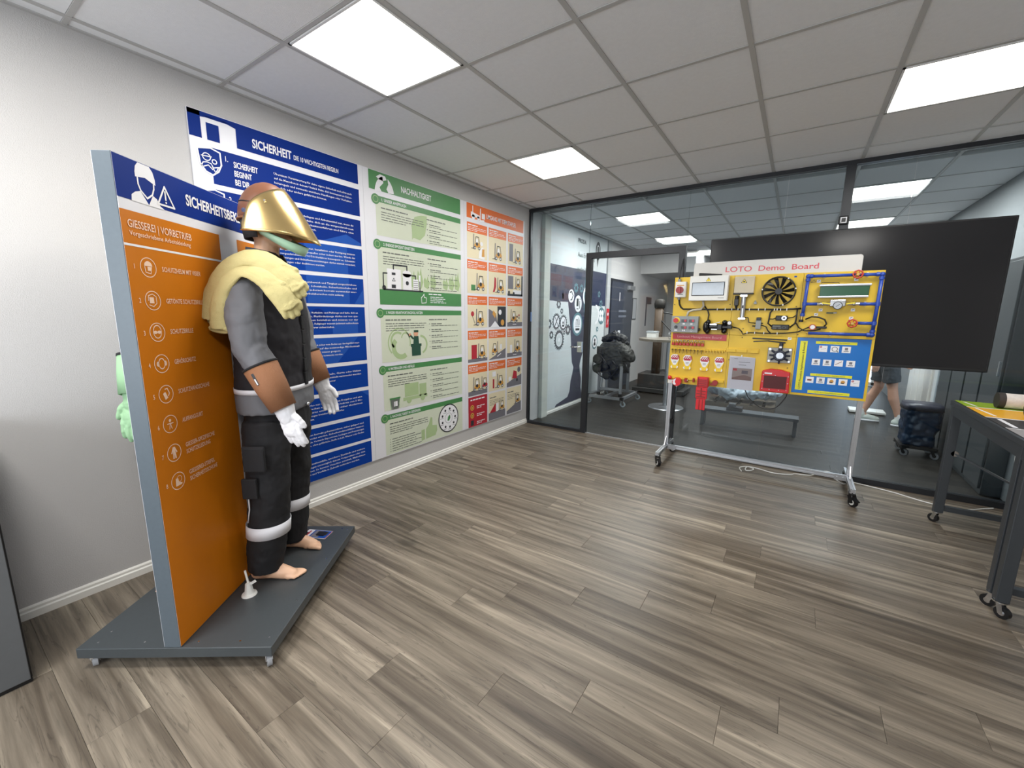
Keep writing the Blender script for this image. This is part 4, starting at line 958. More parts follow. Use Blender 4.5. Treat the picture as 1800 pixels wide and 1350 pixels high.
def mannequin(root, gl_mat, cuff_mat, arms, legx, label_sfx):
    z0 = ZB; Z = lambda z: z-z0
    g = G()
    g.ell((.03, 0, Z(1.885)), (.095, .078, .120), 18, 12)                    # skull
    g.caps([(.075, 0, Z(1.825)), (.10, 0, Z(1.79))], [.045, .03], 12)          # jaw
    g.caps([(.125, 0, Z(1.875)), (.148, 0, Z(1.845))], [.010, .013], 8)        # nose
    g.caps([(.122, -.015, Z(1.815)), (.122, .015, Z(1.815))], .008, 8)         # lips
    for s in (-1, 1): g.ell((.02, .078*s, Z(1.87)), (.018, .010, .030), 10, 8)
    g.caps([(.015, 0, Z(1.80)), (.0, 0, Z(1.68)), (-.01, 0, Z(1.60))], [.055, .056, .07], 14)
    g.loft([(0, 0, Z(1.02), .10, .15), (0, 0, Z(1.15), .095, .145), (0, 0, Z(1.35), .11, .17), (0, 0, Z(1.50), .10, .18), (0, 0, Z(1.60), .06, .11)], 24)
    g.loft([(0, 0, Z(.90), .09, .14), (0, 0, Z(1.04), .09, .14)], 20)
    for s, L in arms: g.caps([(0, .17*s, Z(1.53)), Vector(L[1])-Vector((0, 0, z0)), Vector(L[2])-Vector((0, 0, z0))], [.045, .040, .028], 12)
    for s, xs in legx:
        g.caps([(0, .09*s, Z(.93)), (xs[1], xs[4]*.95, Z(.60)), (xs[3]-.005, xs[4], Z(.20))], [.085, .055, .042], 14)
        foot(g, xs[3]-.01, xs[4], 0, yaw_=-.05*s, side=-s)
    build(g, 'body', skin, root, local=True, voxel=.0055, sm_it=3)
    # trousers
    g = G()
    g.loft([(0, 0, Z(.86), .128, .185), (0, 0, Z(.95), .132, .195), (0, 0, Z(1.06), .128, .19)], 24)
    for s, xs in legx:
        n = [(xs[0], .105*s, Z(.93)), (xs[1], xs[4]*.95, Z(.76)), (xs[1], xs[4], Z(.60)), (xs[2], xs[4], Z(.40)), (xs[3]+.015, xs[4], Z(.27)), (xs[3], xs[4], Z(.165))]
        g.tube(n, [.112, .103, .096, .093, .088, .083], 20)
    tr = build(g, 'trousers', pblack, root, local=True, voxel=.007, sm_it=5, wr=(.016, .07))
    for s, xs in legx:
        g = G(); q = []
        for z in (.365, .43): q.append((xs[2]+(-.004 if z < .4 else .002), xs[4], Z(z), .0995, .0995))
        g.loft(q, 30, caps=False); build(g, 'reflective_band', reflw, tr, local=True, solid=.0015)
        o = xs[4]+.098*s
        g = G(); g.box((xs[1]-.045, o-.022, Z(.725)), (xs[1]+.055, o+.003*s+.001, Z(.845))); g.box((xs[1]-.047, o-.02, Z(.82)), (xs[1]+.057, o+.006*s+.001, Z(.85)))
        build(g, 'cargo_pocket', pblack, tr, local=True, bevel=.008)
        g = G(); g.box((xs[2]-.045, o-.018, Z(.59)), (xs[2]+.025, o+.001, Z(.69))); build(g, 'cargo_pocket', pblack, tr, local=True, bevel=.006)
        g = G(); g.tube([(xs[2]-.03, xs[4]+.093*s, Z(.585)), (xs[2]-.03, xs[4]+.094*s, Z(.53)), (xs[2]-.045, xs[4]+.092*s, Z(.46))], .003, 6); build(g, 'piping', reflw, tr, local=True)
    # jacket body
    g = G()
    g.loft([(.0, 0, Z(1.095), .146, .222), (0, 0, Z(1.2), .148, .215), (.005, 0, Z(1.33), .150, .212), (.005, 0, Z(1.45), .145, .212), (.0, 0, Z(1.54), .130, .205), (0, 0, Z(1.60), .105, .165), (0, 0, Z(1.655), .085, .105), (0, 0, Z(1.70), .07, .078)], 36, ex=2.3)
    jk = build(g, 'jacket', jblack, root, local=True, voxel=.008, sm_it=4, wr=(.018, .09))
    g = G(); g.loft([(.0, 0, Z(.985), .147, .225), (0, 0, Z(1.03), .149, .226), (0, 0, Z(1.095), .147, .224)], 36, ex=2.3)
    build(g, 'jacket_hem', jgrey, jk, local=True, voxel=.008, sm_it=2, wr=(.010, .06))
    g = G(); g.loft([(.0, 0, Z(1.085), .1505, .2275), (0, 0, Z(1.108), .1505, .2275)], 36, ex=2.3, caps=False)
    build(g, 'white_stripe', reflw, jk, local=True, solid=.003)
    g = G()
    for k in range(7): g.box((.146-.0*k, -.014, Z(1.10+.07*k)), (.158, .014, Z(1.165+.07*k)))
    build(g, 'button_placket', pblack, jk, local=True, bevel=.003)
    g = G()
    g.ell((.157, -.012, Z(1.0)), .010, 10, 8); build(g, 'snap_button', chrome, jk, local=True)
    # collar
    n = 28; g = G(); vs = []
    for i in range(n+1):
        a = math.radians(-158+316*i/n); vs += [(-.005-.085*math.cos(a), .088*math.sin(a), Z(1.665)), (-.002-.073*math.cos(a), .074*math.sin(a), Z(1.772-.03*(1-math.cos(a))/2*1.0))]
    g.add(vs, [(2*i, 2*i+2, 2*i+3, 2*i+1) for i in range(n)], 0, True)
    build(g, 'collar', mat('collar_grey', (78, 80, 90), .8, bump=.2), jk, local=True, solid=.008)
    for s in (-1, 1):
        g = G(); g.add([(.068, .02*s, Z(1.735)), (.05, .062*s, Z(1.745)), (.085, .075*s, Z(1.665)), (.115, .05*s, Z(1.655)), (.105, .012*s, Z(1.68))], [(0, 1, 2, 3, 4)])
        build(g, 'collar_flap', pblack, jk, local=True, solid=.01)
    # sleeves, gauntlets, gloves
    for s, L in arms:
        sh, el, wr_, gt = [Vector(p)-Vector((0, 0, z0)) for p in L[:4]]
        g = G(); m1 = sh.lerp(el, .5)+Vector((0, .012*s, 0))
        g.caps([sh-Vector((0, .05*s, -.035)), sh, m1, el, el.lerp(wr_, .42)], [.055, .078, .076, .072, .064], 18)
        build(g, 'sleeve', jgrey, jk, local=True, voxel=.008, sm_it=4, wr=(.022, .07))
        a = el.lerp(wr_, .30); b = wr_
        g = G(); g.tube([a, a.lerp(b, .5), b], [.070, .064, .053], 22, caps=False)
        c = build(g, 'gauntlet_cuff', cuff_mat, root, local=True, solid=.006)
        g = G(); g.tube([a+(a-b).normalized()*.004, a-(a-b).normalized()*.006], [.0725, .072], 22, caps=False)
        build(g, 'cuff_trim', pblack, c, local=True, solid=.005)
        if cuff_mat is leather:
            dd_ = (b-a).normalized(); sd = Vector((0, s, 0)); off = sd*.069
            g = G(); g.bar(a+dd_*.03+off+Vector((-.01, 0, 0)), a+dd_*.085+off*.955+Vector((-.012, 0, 0)), .012, .004, upv=sd)
            g.bar(a+dd_*.055+off*1.0+Vector((-.011, .0015*s, 0)), a+dd_*.083+off*.985+Vector((-.012, .0, 0)), .005, .004, 1, upv=sd)
            build(g, 'tab', [black, pw], c, local=True)
        dd_ = (gt-wr_).normalized()
        g = hand(wr_+dd_*.012, dd_, L[4], L[5], r=.0122)
        build(g, 'glove', gl_mat, root, local=True, voxel=.003, sm_it=3, wr=(.005, .025))
    # helmet with visor
    cx, cz = .03, Z(1.905)
    g = G(); nu, nv = 32, 9; vs = []
    for i in range(nv+1):
        th = (PI/2+.12)*i/nv
        for j in range(nu): vs.append((cx+.128*math.sin(th)*math.cos(2*PI*j/nu), .113*math.sin(th)*math.sin(2*PI*j/nu), cz+.160*math.cos(th)))
    g.add(vs, [(i*nu+j, (i+1)*nu+j, (i+1)*nu+(j+1) % nu, i*nu+(j+1) % nu) for i in range(nv) for j in range(nu)], 0, True)
    hm = build(g, 'helmet', helm, root, local=True, solid=.004)
    g = G(); pts = [(cx+.131*math.cos(a), .116*math.sin(a), cz-.012) for a in [2*PI*i/32 for i in range(32)]]
    g.tube(pts, .0055, 8, closed=True); build(g, 'helmet_rim', leather, hm, local=True)
    g = G(); pts = [(cx+.01-.133*math.cos(a), .0, cz+.162*math.sin(a)) for a in [math.radians(d) for d in range(-5, 45, 8)]]
    g.tube([(cx-.118*math.cos(math.radians(a)), .105*math.sin(math.radians(a)), cz+.05+.02*math.cos(math.radians(a))) for a in range(-80, 81, 10)], .004, 6)
    build(g, 'strap', black, hm, local=True)
    g = G(); vs = []
    na, nz = 40, 14; A = math.radians(103)
    for i in range(na+1):
        a = -A+2*A*i/na; c, s = math.cos(a), math.sin(a); cc = max(0, c)
        q_ = math.sin((1-abs(a)/A)*PI/2)**.5
        zt = 1.920+.118*q_; zb = 1.823-.038*cc**1.5+.010*math.sin(a*2)**2
        hh = max(0, min(.97, (zt-1.905)/.160)); fr_ = math.sqrt(1-hh*hh)
        xt, yt = cx+(.128*fr_+.012)*c, (.113*fr_+.010)*s
        xb = cx-.02+(.255*c if c > 0 else .13*c); yb = .156*s
        for j in range(nz+1):
            v = j/nz; w_ = v**.95; bulge = .004*math.sin(v*PI)
            vs.append((xt+(xb-xt)*w_+bulge*c, yt+(yb-yt)*v**.6, Z(zt+(zb-zt)*v)))
    g.add(vs, [(i*(nz+1)+j, i*(nz+1)+j+1, (i+1)*(nz+1)+j+1, (i+1)*(nz+1)+j) for i in range(na) for j in range(nz)], 0, True)
    vz = build(g, 'visor', gold, hm, local=True, solid=.0025)
    g = G()
    for s in (-1, 1):
        g.cyl((cx-.035, .120*s, Z(1.915)), (cx-.035, .136*s, Z(1.915)), .010, n=14)
        g.cyl((cx+.055, .119*s, Z(1.960)), (cx+.055, .126*s, Z(1.960)), .004, n=10)
    build(g, 'rivet', chrome, vz, local=True, kind='stuff')
    g = G(); vs = []
    for i in range(25):
        a = math.radians(92+176*i/24); vs += [(cx-.005+.118*math.cos(a), .110*math.sin(a), Z(1.915)), (cx+.0+.105*math.cos(a), .100*math.sin(a), Z(1.805))]
    g.add(vs, [(2*i, 2*i+2, 2*i+3, 2*i+1) for i in range(24)], 0, True)
    build(g, 'neck_guard', mat('neck_cloth', (62, 62, 66), .8, bump=.3), hm, local=True, solid=.006)
    g = G(); pts = []
    vs = []
    for i in range(33):
        a = math.radians(-115+230*i/32); f_ = max(0, math.cos(a*.8))**1.1
        vs += [(.078+.122*math.cos(a), .108*math.sin(a), Z(1.845-.070*f_)), (.078+.100*math.cos(a), .090*math.sin(a), Z(1.822-.086*f_))]
    g.add(vs, [(2*i, 2*i+2, 2*i+3, 2*i+1) for i in range(32)], 0, True)
    build(g, 'chin_guard', mint, hm, local=True, solid=.012)

def stand_world(t, s, z): return SO+Vector((.813*t-.582*s, .582*t+.813*s, z))
m1 = empty('mannequin', stand_world(.155, .6, ZB), 'mannequin in black and grey foundry clothing with gold visor, facing right', 'mannequin', rz=SRZ)
arms1 = [(-1, [(-.0, -.20, 1.56), (.035, -.255, 1.31), (.165, -.262, 1.035), (.205, -.262, .90), (1, -.1, .15), (0, 1, 0)]),
         (1, [(-.0, .20, 1.56), (.02, .245, 1.30), (.12, .242, 1.075), (.165, .242, .94), (1, 0, .15), (0, -1, 0)])]
legs1 = [(-1, [0, .0, -.02, -.06, -.145]), (1, [0, -.03, -.055, -.075, .15])]
mannequin(m1, gwhite, leather, arms1, legs1, '')
m2 = empty('mannequin', stand_world(-.228, .56, ZB), 'second mannequin behind the orange board, only its green glove and toes showing', 'mannequin', rz=SRZ+PI)
arms2 = [(-1, [(-.0, -.20, 1.56), (.02, -.255, 1.31), (.10, -.262, 1.06), (.12, -.262, .92), (1, -.1, .15), (0, 1, 0)]),
         (1, [(-.0, .20, 1.56), (-.01, .285, 1.34), (-.02, .36, 1.12), (-.01, .385, 1.0), (1, 0, .15), (0, -1, 0)])]
legs2 = [(-1, [0, .0, -.02, -.05, -.145]), (1, [0, 0, -.02, -.015, .20])]
mannequin(m2, ggreen, ggreen, arms2, legs2, '')

# heat gloves folded over the near shoulder
hg = mat('heat_glove_yellow', (196, 184, 128), .8, var=.07, scale=12, bump=.3, bscale=300)
def draped(name, pts, s0, ds, label, wk):
    e = empty(name, stand_world(pts[3][0], s0, pts[3][1]), label, 'glove', 'heat gloves over the shoulder')
    P = [stand_world(t, s0+ds[i], z) for i, (t, z) in enumerate(pts)]
    up_ = stand_world(0, -.75, .75)-stand_world(0, 0, 0); n_ = up_.normalized()
    g = G()
    rs = wk
    PS = catmull(P, 4); RS = [rs[min(len(rs)-1, k//4)] for k in range(len(PS))]
    g.tube(PS, RS, 18, flat=(n_, .26)); g.caps([P[-1]-(P[-1]-P[-2])*.2, P[-1]], [rs[-1]]*2, 14, flat=(n_, .3))
    d = (P[-1]-P[-2]).normalized(); sd = d.cross(n_).normalized()
    for i, o in enumerate((-.036, -.012, .012, .035)):
        b = P[-1]+sd*o*.9; L = (.045, .06, .058, .045)[i]
        g.caps([b, b+(d+sd*o*4).normalized()*L*.6, b+(d+sd*o*4+Vector((0, 0, -.25))).normalized()*L], [.018, .0165, .013], 10)
    g.caps([P[-2]-sd*.03, P[-2]-sd*.055+d*.04], [.022, .017], 10)
    build(g, 'glove_shell', hg, e, voxel=.004, sm_it=5, wr=(.007, .045))
    # open cuff rolled at the back end
    c = P[0]; d0 = (P[0]-P[1]).normalized(); s1 = d0.cross(n_).normalized()
    pts2 = [c+d0*.012+s1*math.cos(a)*rs[0]*1.02+n_*math.sin(a)*rs[0]*.36 for a in [2*PI*i/20 for i in range(20)]]
    build(G().tube(pts2, .009, 8, closed=True), 'cuff_edge', hg, e)
draped('work_glove', [(.075, 1.40), (.085, 1.50), (.125, 1.59), (.185, 1.640), (.255, 1.625), (.325, 1.565), (.365, 1.505)], .335, [0, 0, .005, .015, .01, .01, .02],
       'lower yellow heat glove hanging over the near shoulder, under the other one', [.040, .040, .042, .043, .045, .050, .048])
draped('work_glove', [(.010, 1.445), (.045, 1.55), (.095, 1.645), (.160, 1.695), (.235, 1.695), (.315, 1.645), (.375, 1.585)], .385, [-.02, -.01, 0, .01, .01, .01, .01],
       'upper yellow heat glove draped over the near shoulder below the helmet', [.052, .052, .054, .055, .055, .058, .052])

# small things on the base plate
c = stand_world(.085, .325, ZB)
e = empty('floor_flange', c, 'small white plastic foot with rod beside the mannequin heel', 'support')
g = G().cyl(c, c+Vector((0, 0, .006)), .034, .032, 24).cyl(c+Vector((0, 0, .006)), c+Vector((0, 0, .062)), .020, .011, 18)
for k in range(6):
    a = k*PI/3; g.bar(c+Vector((math.cos(a)*.018, math.sin(a)*.018, .006)), c+Vector((math.cos(a)*.011, math.sin(a)*.011, .058)), .004, .004)
build(g, 'flange', wplastic, e)
build(G().cyl(c+Vector((0, 0, .062)), c+Vector((-.012, -.004, .125)), .005, .005, 10).bar(c+Vector((0, 0, .05)), c+Vector((.032, .02, .075)), .004, .012), 'rod', wplastic, e)
c = stand_world(.165, .885, ZB)
e = empty('package_card', c, 'small blister card with blue print lying behind the far foot', 'package')
fc = Fr(c, (.90, .436, 0), (-.436, .90, 0))
build(G().box((-.075, -.045, .0), (.085, .045, .002), fr=fc), 'card', board_w, e)
build(G().rect(fc, -.03, -.042, .08, .042, .0025, 0).rect(fc, -.02, -.036, .03, .036, .003, 1).rect(fc, .0, -.01, .07, .03, .0032, 2).rect(fc, -.072, -.01, -.055, .01, .003, 2).rect(fc, .081, -.045, .085, .045, .003, 3).rect(fc, -.055, -.035, -.045, .03, .003, 3), 'printed_picture', [blue3, pslate, pdark, pred], e, kind='stuff')
build(G().box((.01, -.02, .002), (.06, .025, .008), fr=fc), 'contents', black, e, bevel=.002)

# ------------------------------------------------------------------ LOTO demo board
BY = -.36
DB = Fr((0, BY, 0), (1, 0, 0), (0, 0, 1))
db = empty('demo_board', (2.66, -.37, 0), 'rolling yellow LOTO Demo Board with pipes, fan and lockout devices', 'board')
xs = [1.891, 2.408, 2.922, 3.437]
for i in range(3):
    for (z0, z1) in ((.792, 1.288), (1.2895, 1.822)):
        build(G().box((xs[i]+.0008, z0, -.012), (xs[i+1]-.0008, z1, 0), fr=DB), 'yellow_panel', yellow, db, bevel=.001)
def prof(a, b, w, parent, name='profile_bar', wx=None):
    """slotted aluminium profile between a and b"""
    a, b = Vector(a), Vector(b); d = (b-a).normalized(); u = Vector((0, 1, 0)) if abs(d.y) < .9 else Vector((1, 0, 0)); x = d.cross(u).normalized(); y = x.cross(d)
    g = G(); q = w/2; s = w*.11; k = w*.16
    sec = [(-q, -q), (-s, -q), (-s, -q+k), (s, -q+k), (s, -q), (q, -q), (q, -s), (q-k, -s), (q-k, s), (q, s), (q, q), (s, q), (s, q-k), (-s, q-k), (-s, q), (-q, q), (-q, s), (-q+k, s), (-q+k, -s), (-q, -s)]
    n = len(sec); vs = [c+x*u_+y*v_ for c in (a, b) for u_, v_ in sec]
    g.add(vs, [(i, (i+1) % n, n+(i+1) % n, n+i) for i in range(n)]+[tuple(range(n-1, -1, -1)), tuple(range(n, 2*n))])
    return build(g, name, alu, parent)
for x in (1.915, 3.408):
    prof((x, -.326, .145), (x, -.326, 1.75), .036, db, 'post')
    prof((x, -.665, .125), (x, -.09, .125), .036, db, 'foot_beam')
    g = G()
    for s in (-1, 1):
        g.add([(x-.004, -.326+s*.02, .145), (x-.004, -.326+s*.09, .145), (x-.004, -.326+s*.02, .23), (x+.004, -.326+s*.02, .145), (x+.004, -.326+s*.09, .145), (x+.004, -.326+s*.02, .23)], [(0, 1, 2), (5, 4, 3), (0, 3, 4, 1), (1, 4, 5, 2), (2, 5, 3, 0)])
    build(g, 'corner_bracket', alu, db)
# the posts sit behind the panels: shift the whole board forward of them
prof((1.935, -.335, .125), (3.39, -.335, .125), .036, db, 'cross_bar')
g = G()
for x, s in ((1.935, 1), (3.39, -1)):
    g.box((x, -.360, .10), (x+s*.08, -.353, .15)); g.cyl((x+s*.02, -.360, .125), (x+s*.02, -.367, .125), .007, n=8).cyl((x+s*.06, -.360, .125), (x+s*.06, -.367, .125), .007, n=8)
build(g, 'corner_bracket', alu, db)
castw = mat('wheel_white_hub', (210, 210, 205), .4)
for x in (1.915, 3.408):
    for y, a in ((-.635, -.9), (-.12, .6)):
        lx, ly = x-2.66, y+.37; ca, sa = math.cos(a), math.sin(a)
        P = lambda p, q, z: (lx+p*ca-q*sa, ly+p*sa+q*ca, z)
        g = G().cyl(P(0, 0, .085), P(0, 0, .107), .022, n=14).box(*[tuple(v) for v in ((lx-.022, ly-.022, .095), (lx+.022, ly+.022, .108))])
        for s in (-1, 1): g.bar(P(-.0, s*.020, .088), P(.022, s*.020, .03), .034, .004, upv=(sa, -ca, 0))
        g.bar(P(.02, 0, .075), P(.065, 0, .05), .03, .006)
        f = build(g, 'castor', black, db, local=True)
        g = G().cyl(P(.02, -.013, .034), P(.02, .013, .034), .034, n=24).cyl(P(.02, -.016, .034), P(.02, .016, .034), .021, n=18, mi=1).cyl(P(.02, -.018, .034), P(.02, .018, .034), .008, n=10)
        build(g, 'wheel', [black, castw], f, local=True)
# header sign
g = G(); sp = [(2.052, 1.805), (3.292, 1.805), (3.292, 1.925)]+arcpts(3.272, 1.930, .02, .02, 0, 90, 5)+arcpts(2.075, 1.930, .02, .02, 90, 180, 5)
n = len(sp); vs = [DB.p(u, v, -.022) for u, v in sp]+[DB.p(u, v, -.013) for u, v in sp]
g.add(vs, [tuple(range(n-1, -1, -1)), tuple(range(n, 2*n))]+[(i, (i+1) % n, n+(i+1) % n, n+i) for i in range(n)])
sg = build(g, 'header_sign', mat('sign_white', (206, 204, 200), .35, var=.02), db)
text('LOTO  Demo  Board', DB, 2.325, 1.855, .047, db, 'header_lettering', mat('lettering_red', (206, 72, 84), .4), w=.69, d=-.0125, bold=.01, res=5)

def P_(x, z, d): return DB.p(x, z, d)
def bxd(x0, x1, z0, z1, d0, d1, name, m, bevel=.003, parent=None, g=None):
    return build((g or G()).box((x0, z0, d0), (x1, z1, d1), fr=DB), name, m, parent or db, bevel=bevel)
# rotary switch
sw = bxd(1.910, 2.008, 1.632, 1.778, 0, .05, 'switch_box', wplastic, .006)
build(G().cyl(P_(1.938, 1.778, .025), P_(1.938, 1.805, .025), .014, n=12).cyl(P_(1.945, 1.632, .025), P_(1.945, 1.612, .025), .012, n=12), 'cable_gland', greybox, sw, kind='stuff')
build(G().cyl(P_(1.953, 1.700, .05), P_(1.953, 1.700, .065), .034, n=20).box((1.943, 1.672, .065), (1.963, 1.728, .078), fr=DB), 'switch_knob', mat('knob_red', (150, 26, 34), .35), sw)
build(G().rect(DB, 1.925, 1.738, 1.99, 1.748, .0505, 0).rect(DB, 1.935, 1.655, 1.985, 1.661, .0505, 1), 'switch_print', [pocre, pgrey], sw)
# fuse box
fb_ = bxd(2.046, 2.370, 1.597, 1.822, 0, .09, 'fuse_box', wplastic, .006)
bxd(2.069, 2.344, 1.643, 1.764, .088, .0915, 'window_frame', pdark, .001, fb_)
bxd(2.074, 2.339, 1.648, 1.759, .0915, .096, 'window', mat('smoked_window', (120, 130, 138), .08, spec=.9, var=.25, scale=12), .001, fb_)
g = G(); g.poly(DB, [(2.186, 1.772), (2.226, 1.772), (2.206, 1.806)], .0905, 0); build(g, 'warning_sign', mat('warn_yellow', (240, 214, 60), .4), fb_)
build(G().stroke(DB, [(2.206, 1.797), (2.206, 1.785)], .003, .091).stroke(DB, [(2.186, 1.772), (2.226, 1.772), (2.206, 1.806)], .002, .091, closed=True).disc(DB, 2.206, 1.778, .002, .091), 'warning_symbol', pdark, fb_, kind='stuff')
build(G().rect(DB, 2.295, 1.620, 2.345, 1.624, .0906), 'maker_print', pgrey, fb_)
# grey conduit under fuse box
build(G().tube([P_(2.165, 1.597, .03), P_(2.172, 1.55, .025), P_(2.150, 1.520, .02), P_(2.08, 1.512, .02), P_(2.04, 1.495, .02), P_(2.032, 1.45, .03)], .010, 10), 'conduit', mat('conduit_grey', (196, 190, 176), .5), db)
# cables
cb = []
def cable(pts, r=.006, name='cable'): build(G().tube([P_(x, z, d) for x, z, d in pts], r, 8), name, black, db)
cable([(1.946, 1.612, .02), (1.950, 1.57, .012), (1.965, 1.54, .01), (1.99, 1.521, .01), (2.21, 1.519, .01), (2.445, 1.521, .01), (2.812, 1.521, .01), (2.93, 1.53, .01)], .0075)
cable([(2.178, 1.55, .012), (2.21, 1.505, .012), (2.221, 1.47, .012), (2.220, 1.425, .03)])
cable([(2.518, 1.450, .02), (2.545, 1.448, .01), (2.556, 1.406, .01), (2.608, 1.400, .015)], .0045)
cable([(2.43, 1.362, .02), (2.48, 1.350, .01), (2.508, 1.32, .01), (2.516, 1.299, .01), (2.57, 1.316, .01), (2.73, 1.314, .01), (2.84, 1.32, .01), (2.93, 1.335, .01), (3.0, 1.377, .015)], .005)
cable([(2.650, 1.385, .015), (2.69, 1.372, .01), (2.71, 1.335, .01), (2.73, 1.316, .01)], .0045)
cable([(2.729, 1.521, .01), (2.712, 1.495, .01), (2.708, 1.44, .015), (2.704, 1.40, .015), (2.735, 1.372, .01)], .006)
cable([(2.905, 1.521, .01), (2.905, 1.44, .01), (2.90, 1.405, .01), (2.865, 1.37, .012)], .006)
cable([(2.842, 1.448, .02), (2.88, 1.455, .01), (2.903, 1.475, .01)], .004)
cable([(2.755, 1.447, .02), (2.735, 1.438, .01), (2.71, 1.44, .01)], .004)
cable([(2.968, 1.440, .02), (3.01, 1.462, .02), (3.06, 1.458, .02), (3.10, 1.44, .02), (3.115, 1.405, .02), (3.10, 1.382, .02)], .006)
cable([(2.905, 1.41, .01), (2.93, 1.37, .01), (2.97, 1.345, .01), (3.04, 1.348, .01), (3.08, 1.362, .015)], .0045)
cable([(2.445, 1.521, .01), (2.444, 1.55, .01)], .006)
g = G()
for x in (2.29, 2.355, 2.41, 2.46, 2.55, 2.62, 2.67, 2.74, 2.76, 2.785, 2.83): g.box((x-.003, 1.511, .0), (x+.003, 1.531, .019), fr=DB)
for x in (2.55, 2.61, 2.68, 2.78): g.box((x-.003, 1.306, 0), (x+.003, 1.326, .016), fr=DB)
build(g, 'cable_clip', wplastic, db, kind='stuff')
# clear cover, valve and cylinder
cc = bxd(2.415, 2.572, 1.662, 1.808, .0, .055, 'clear_cover', mat('clear_plastic', (226, 216, 190), .2, alpha=.6, var=.04), .004)
bxd(2.412, 2.572, 1.652, 1.663, 0, .06, 'bracket', black, .002)
build(G().poly(DB, [(2.470, 1.752), (2.512, 1.752), (2.491, 1.785)], .0555, 0), 'warning_sign', mat('warn_yellow', (240, 214, 60), .4), cc)
build(G().stroke(DB, [(2.470, 1.752), (2.512, 1.752), (2.491, 1.785)], .003, .056, closed=True).rect(DB, 2.483, 1.757, 2.499, 1.768, .056), 'warning_symbol', pdark, cc, kind='stuff')
build(G().cyl(P_(2.500, 1.645, .035), P_(2.500, 1.440, .035), .020, n=18), 'air_cylinder', alu, db)
g = G().box((2.474, 1.628, .01), (2.527, 1.650, .06), fr=DB).box((2.474, 1.430, .01), (2.522, 1.448, .06), fr=DB)
for x in (2.478, 2.522):
    for z in (1.639, 1.439): g.cyl(P_(x, z, .06), P_(x, z, .066), .007, n=8)
build(g, 'cylinder_cap', chrome, db, bevel=.002, kind='stuff')
build(G().rect(DB, 2.494, 1.53, 2.504, 1.556, .0562), 'cylinder_label', pdark, db)
build(G().box((2.426, 1.555, .0), (2.460, 1.612, .045), fr=DB).cyl(P_(2.443, 1.612, .02), P_(2.443, 1.640, .02), .016, n=12).cyl(P_(2.443, 1.555, .02), P_(2.443, 1.532, .02), .012, .008, n=12), 'plug_coupling', black, db, bevel=.003)
build(G().box((2.580, 1.568, 0), (2.602, 1.585, .03), fr=DB).cyl(P_(2.590, 1.585, .015), P_(2.590, 1.598, .015), .006, n=8), 'limit_switch', greybox, db)
# fan
fan = build(G(), 'fan', black, db) if False else None
g = G(); c = P_(2.756, 1.674, .02)
nn = 40; vs = []
for i in range(nn):
    a = 2*PI*i/nn
    for r, d in ((.126, 0), (.126, .035), (.116, .038), (.114, .004)): vs.append(P_(2.756+r*math.cos(a), 1.674+r*math.sin(a), d))
g.add(vs, [(4*i+k, 4*((i+1) % nn)+k, 4*((i+1) % nn)+(k+1) % 4, 4*i+(k+1) % 4) for i in range(nn) for k in range(4)], 0, True)
fan = build(g, 'fan', black, db)
g = G().cyl(P_(2.756, 1.674, .004), P_(2.756, 1.674, .036), .030, .026, 20)
build(g, 'hub', black, fan)
for k in range(11):
    a = 2*PI*k/11
    pr = lambda r, o, d: P_(2.756+r*math.cos(a+o), 1.674+r*math.sin(a+o), d)
    g = G(); vs = [pr(.024, -.16, .012), pr(.065, -.09, .010), pr(.112, .0, .008), pr(.112, .26, .026), pr(.065, .22, .028), pr(.024, .22, .026)]
    g.add(vs, [(0, 1, 4, 5), (1, 2, 3, 4)]); build(g, 'blade', black, fan, solid=.003)
g = G()
for a in (60, 172, 290, 10): g.cyl(P_(2.756+.122*math.cos(math.radians(a)), 1.674+.122*math.sin(math.radians(a)), .03), P_(2.756+.122*math.cos(math.radians(a)), 1.674+.122*math.sin(math.radians(a)), .042), .006, n=8)
build(g, 'mounting_screw', wplastic, fan, kind='stuff')
# adapters, camera-like unit, solenoid
u1 = bxd(2.756, 2.843, 1.427, 1.469, 0, .03, 'pump_unit', black, .006)
build(G().cyl(P_(2.818, 1.448, .03), P_(2.818, 1.448, .040), .019, n=20).cyl(P_(2.818, 1.448, .040), P_(2.818, 1.448, .043), .008, n=12, mi=1), 'dial', [alu, black], u1)
u2 = bxd(2.733, 2.862, 1.349, 1.392, 0, .028, 'power_adapter', black, .006)
build(G().rect(DB, 2.742, 1.372, 2.80, 1.384, .0285).rect(DB, 2.742, 1.357, 2.77, 1.366, .0285).ring(DB, 2.825, 1.368, .012, .002, .0285).rect(DB, 2.785, 1.358, 2.806, 1.366, .0285), 'rating_label', pgrey, u2, kind='stuff')
so = bxd(2.611, 2.652, 1.349, 1.428, 0, .035, 'solenoid_valve', greybox, .003)
bxd(2.614, 2.650, 1.426, 1.451, .002, .04, 'coil', black, .003, so)
build(G().cyl(P_(2.611, 1.375, .015), P_(2.585, 1.375, .015), .005, n=8).cyl(P_(2.652, 1.40, .015), P_(2.665, 1.40, .015), .006, n=8), 'fitting', black, so, kind='stuff')
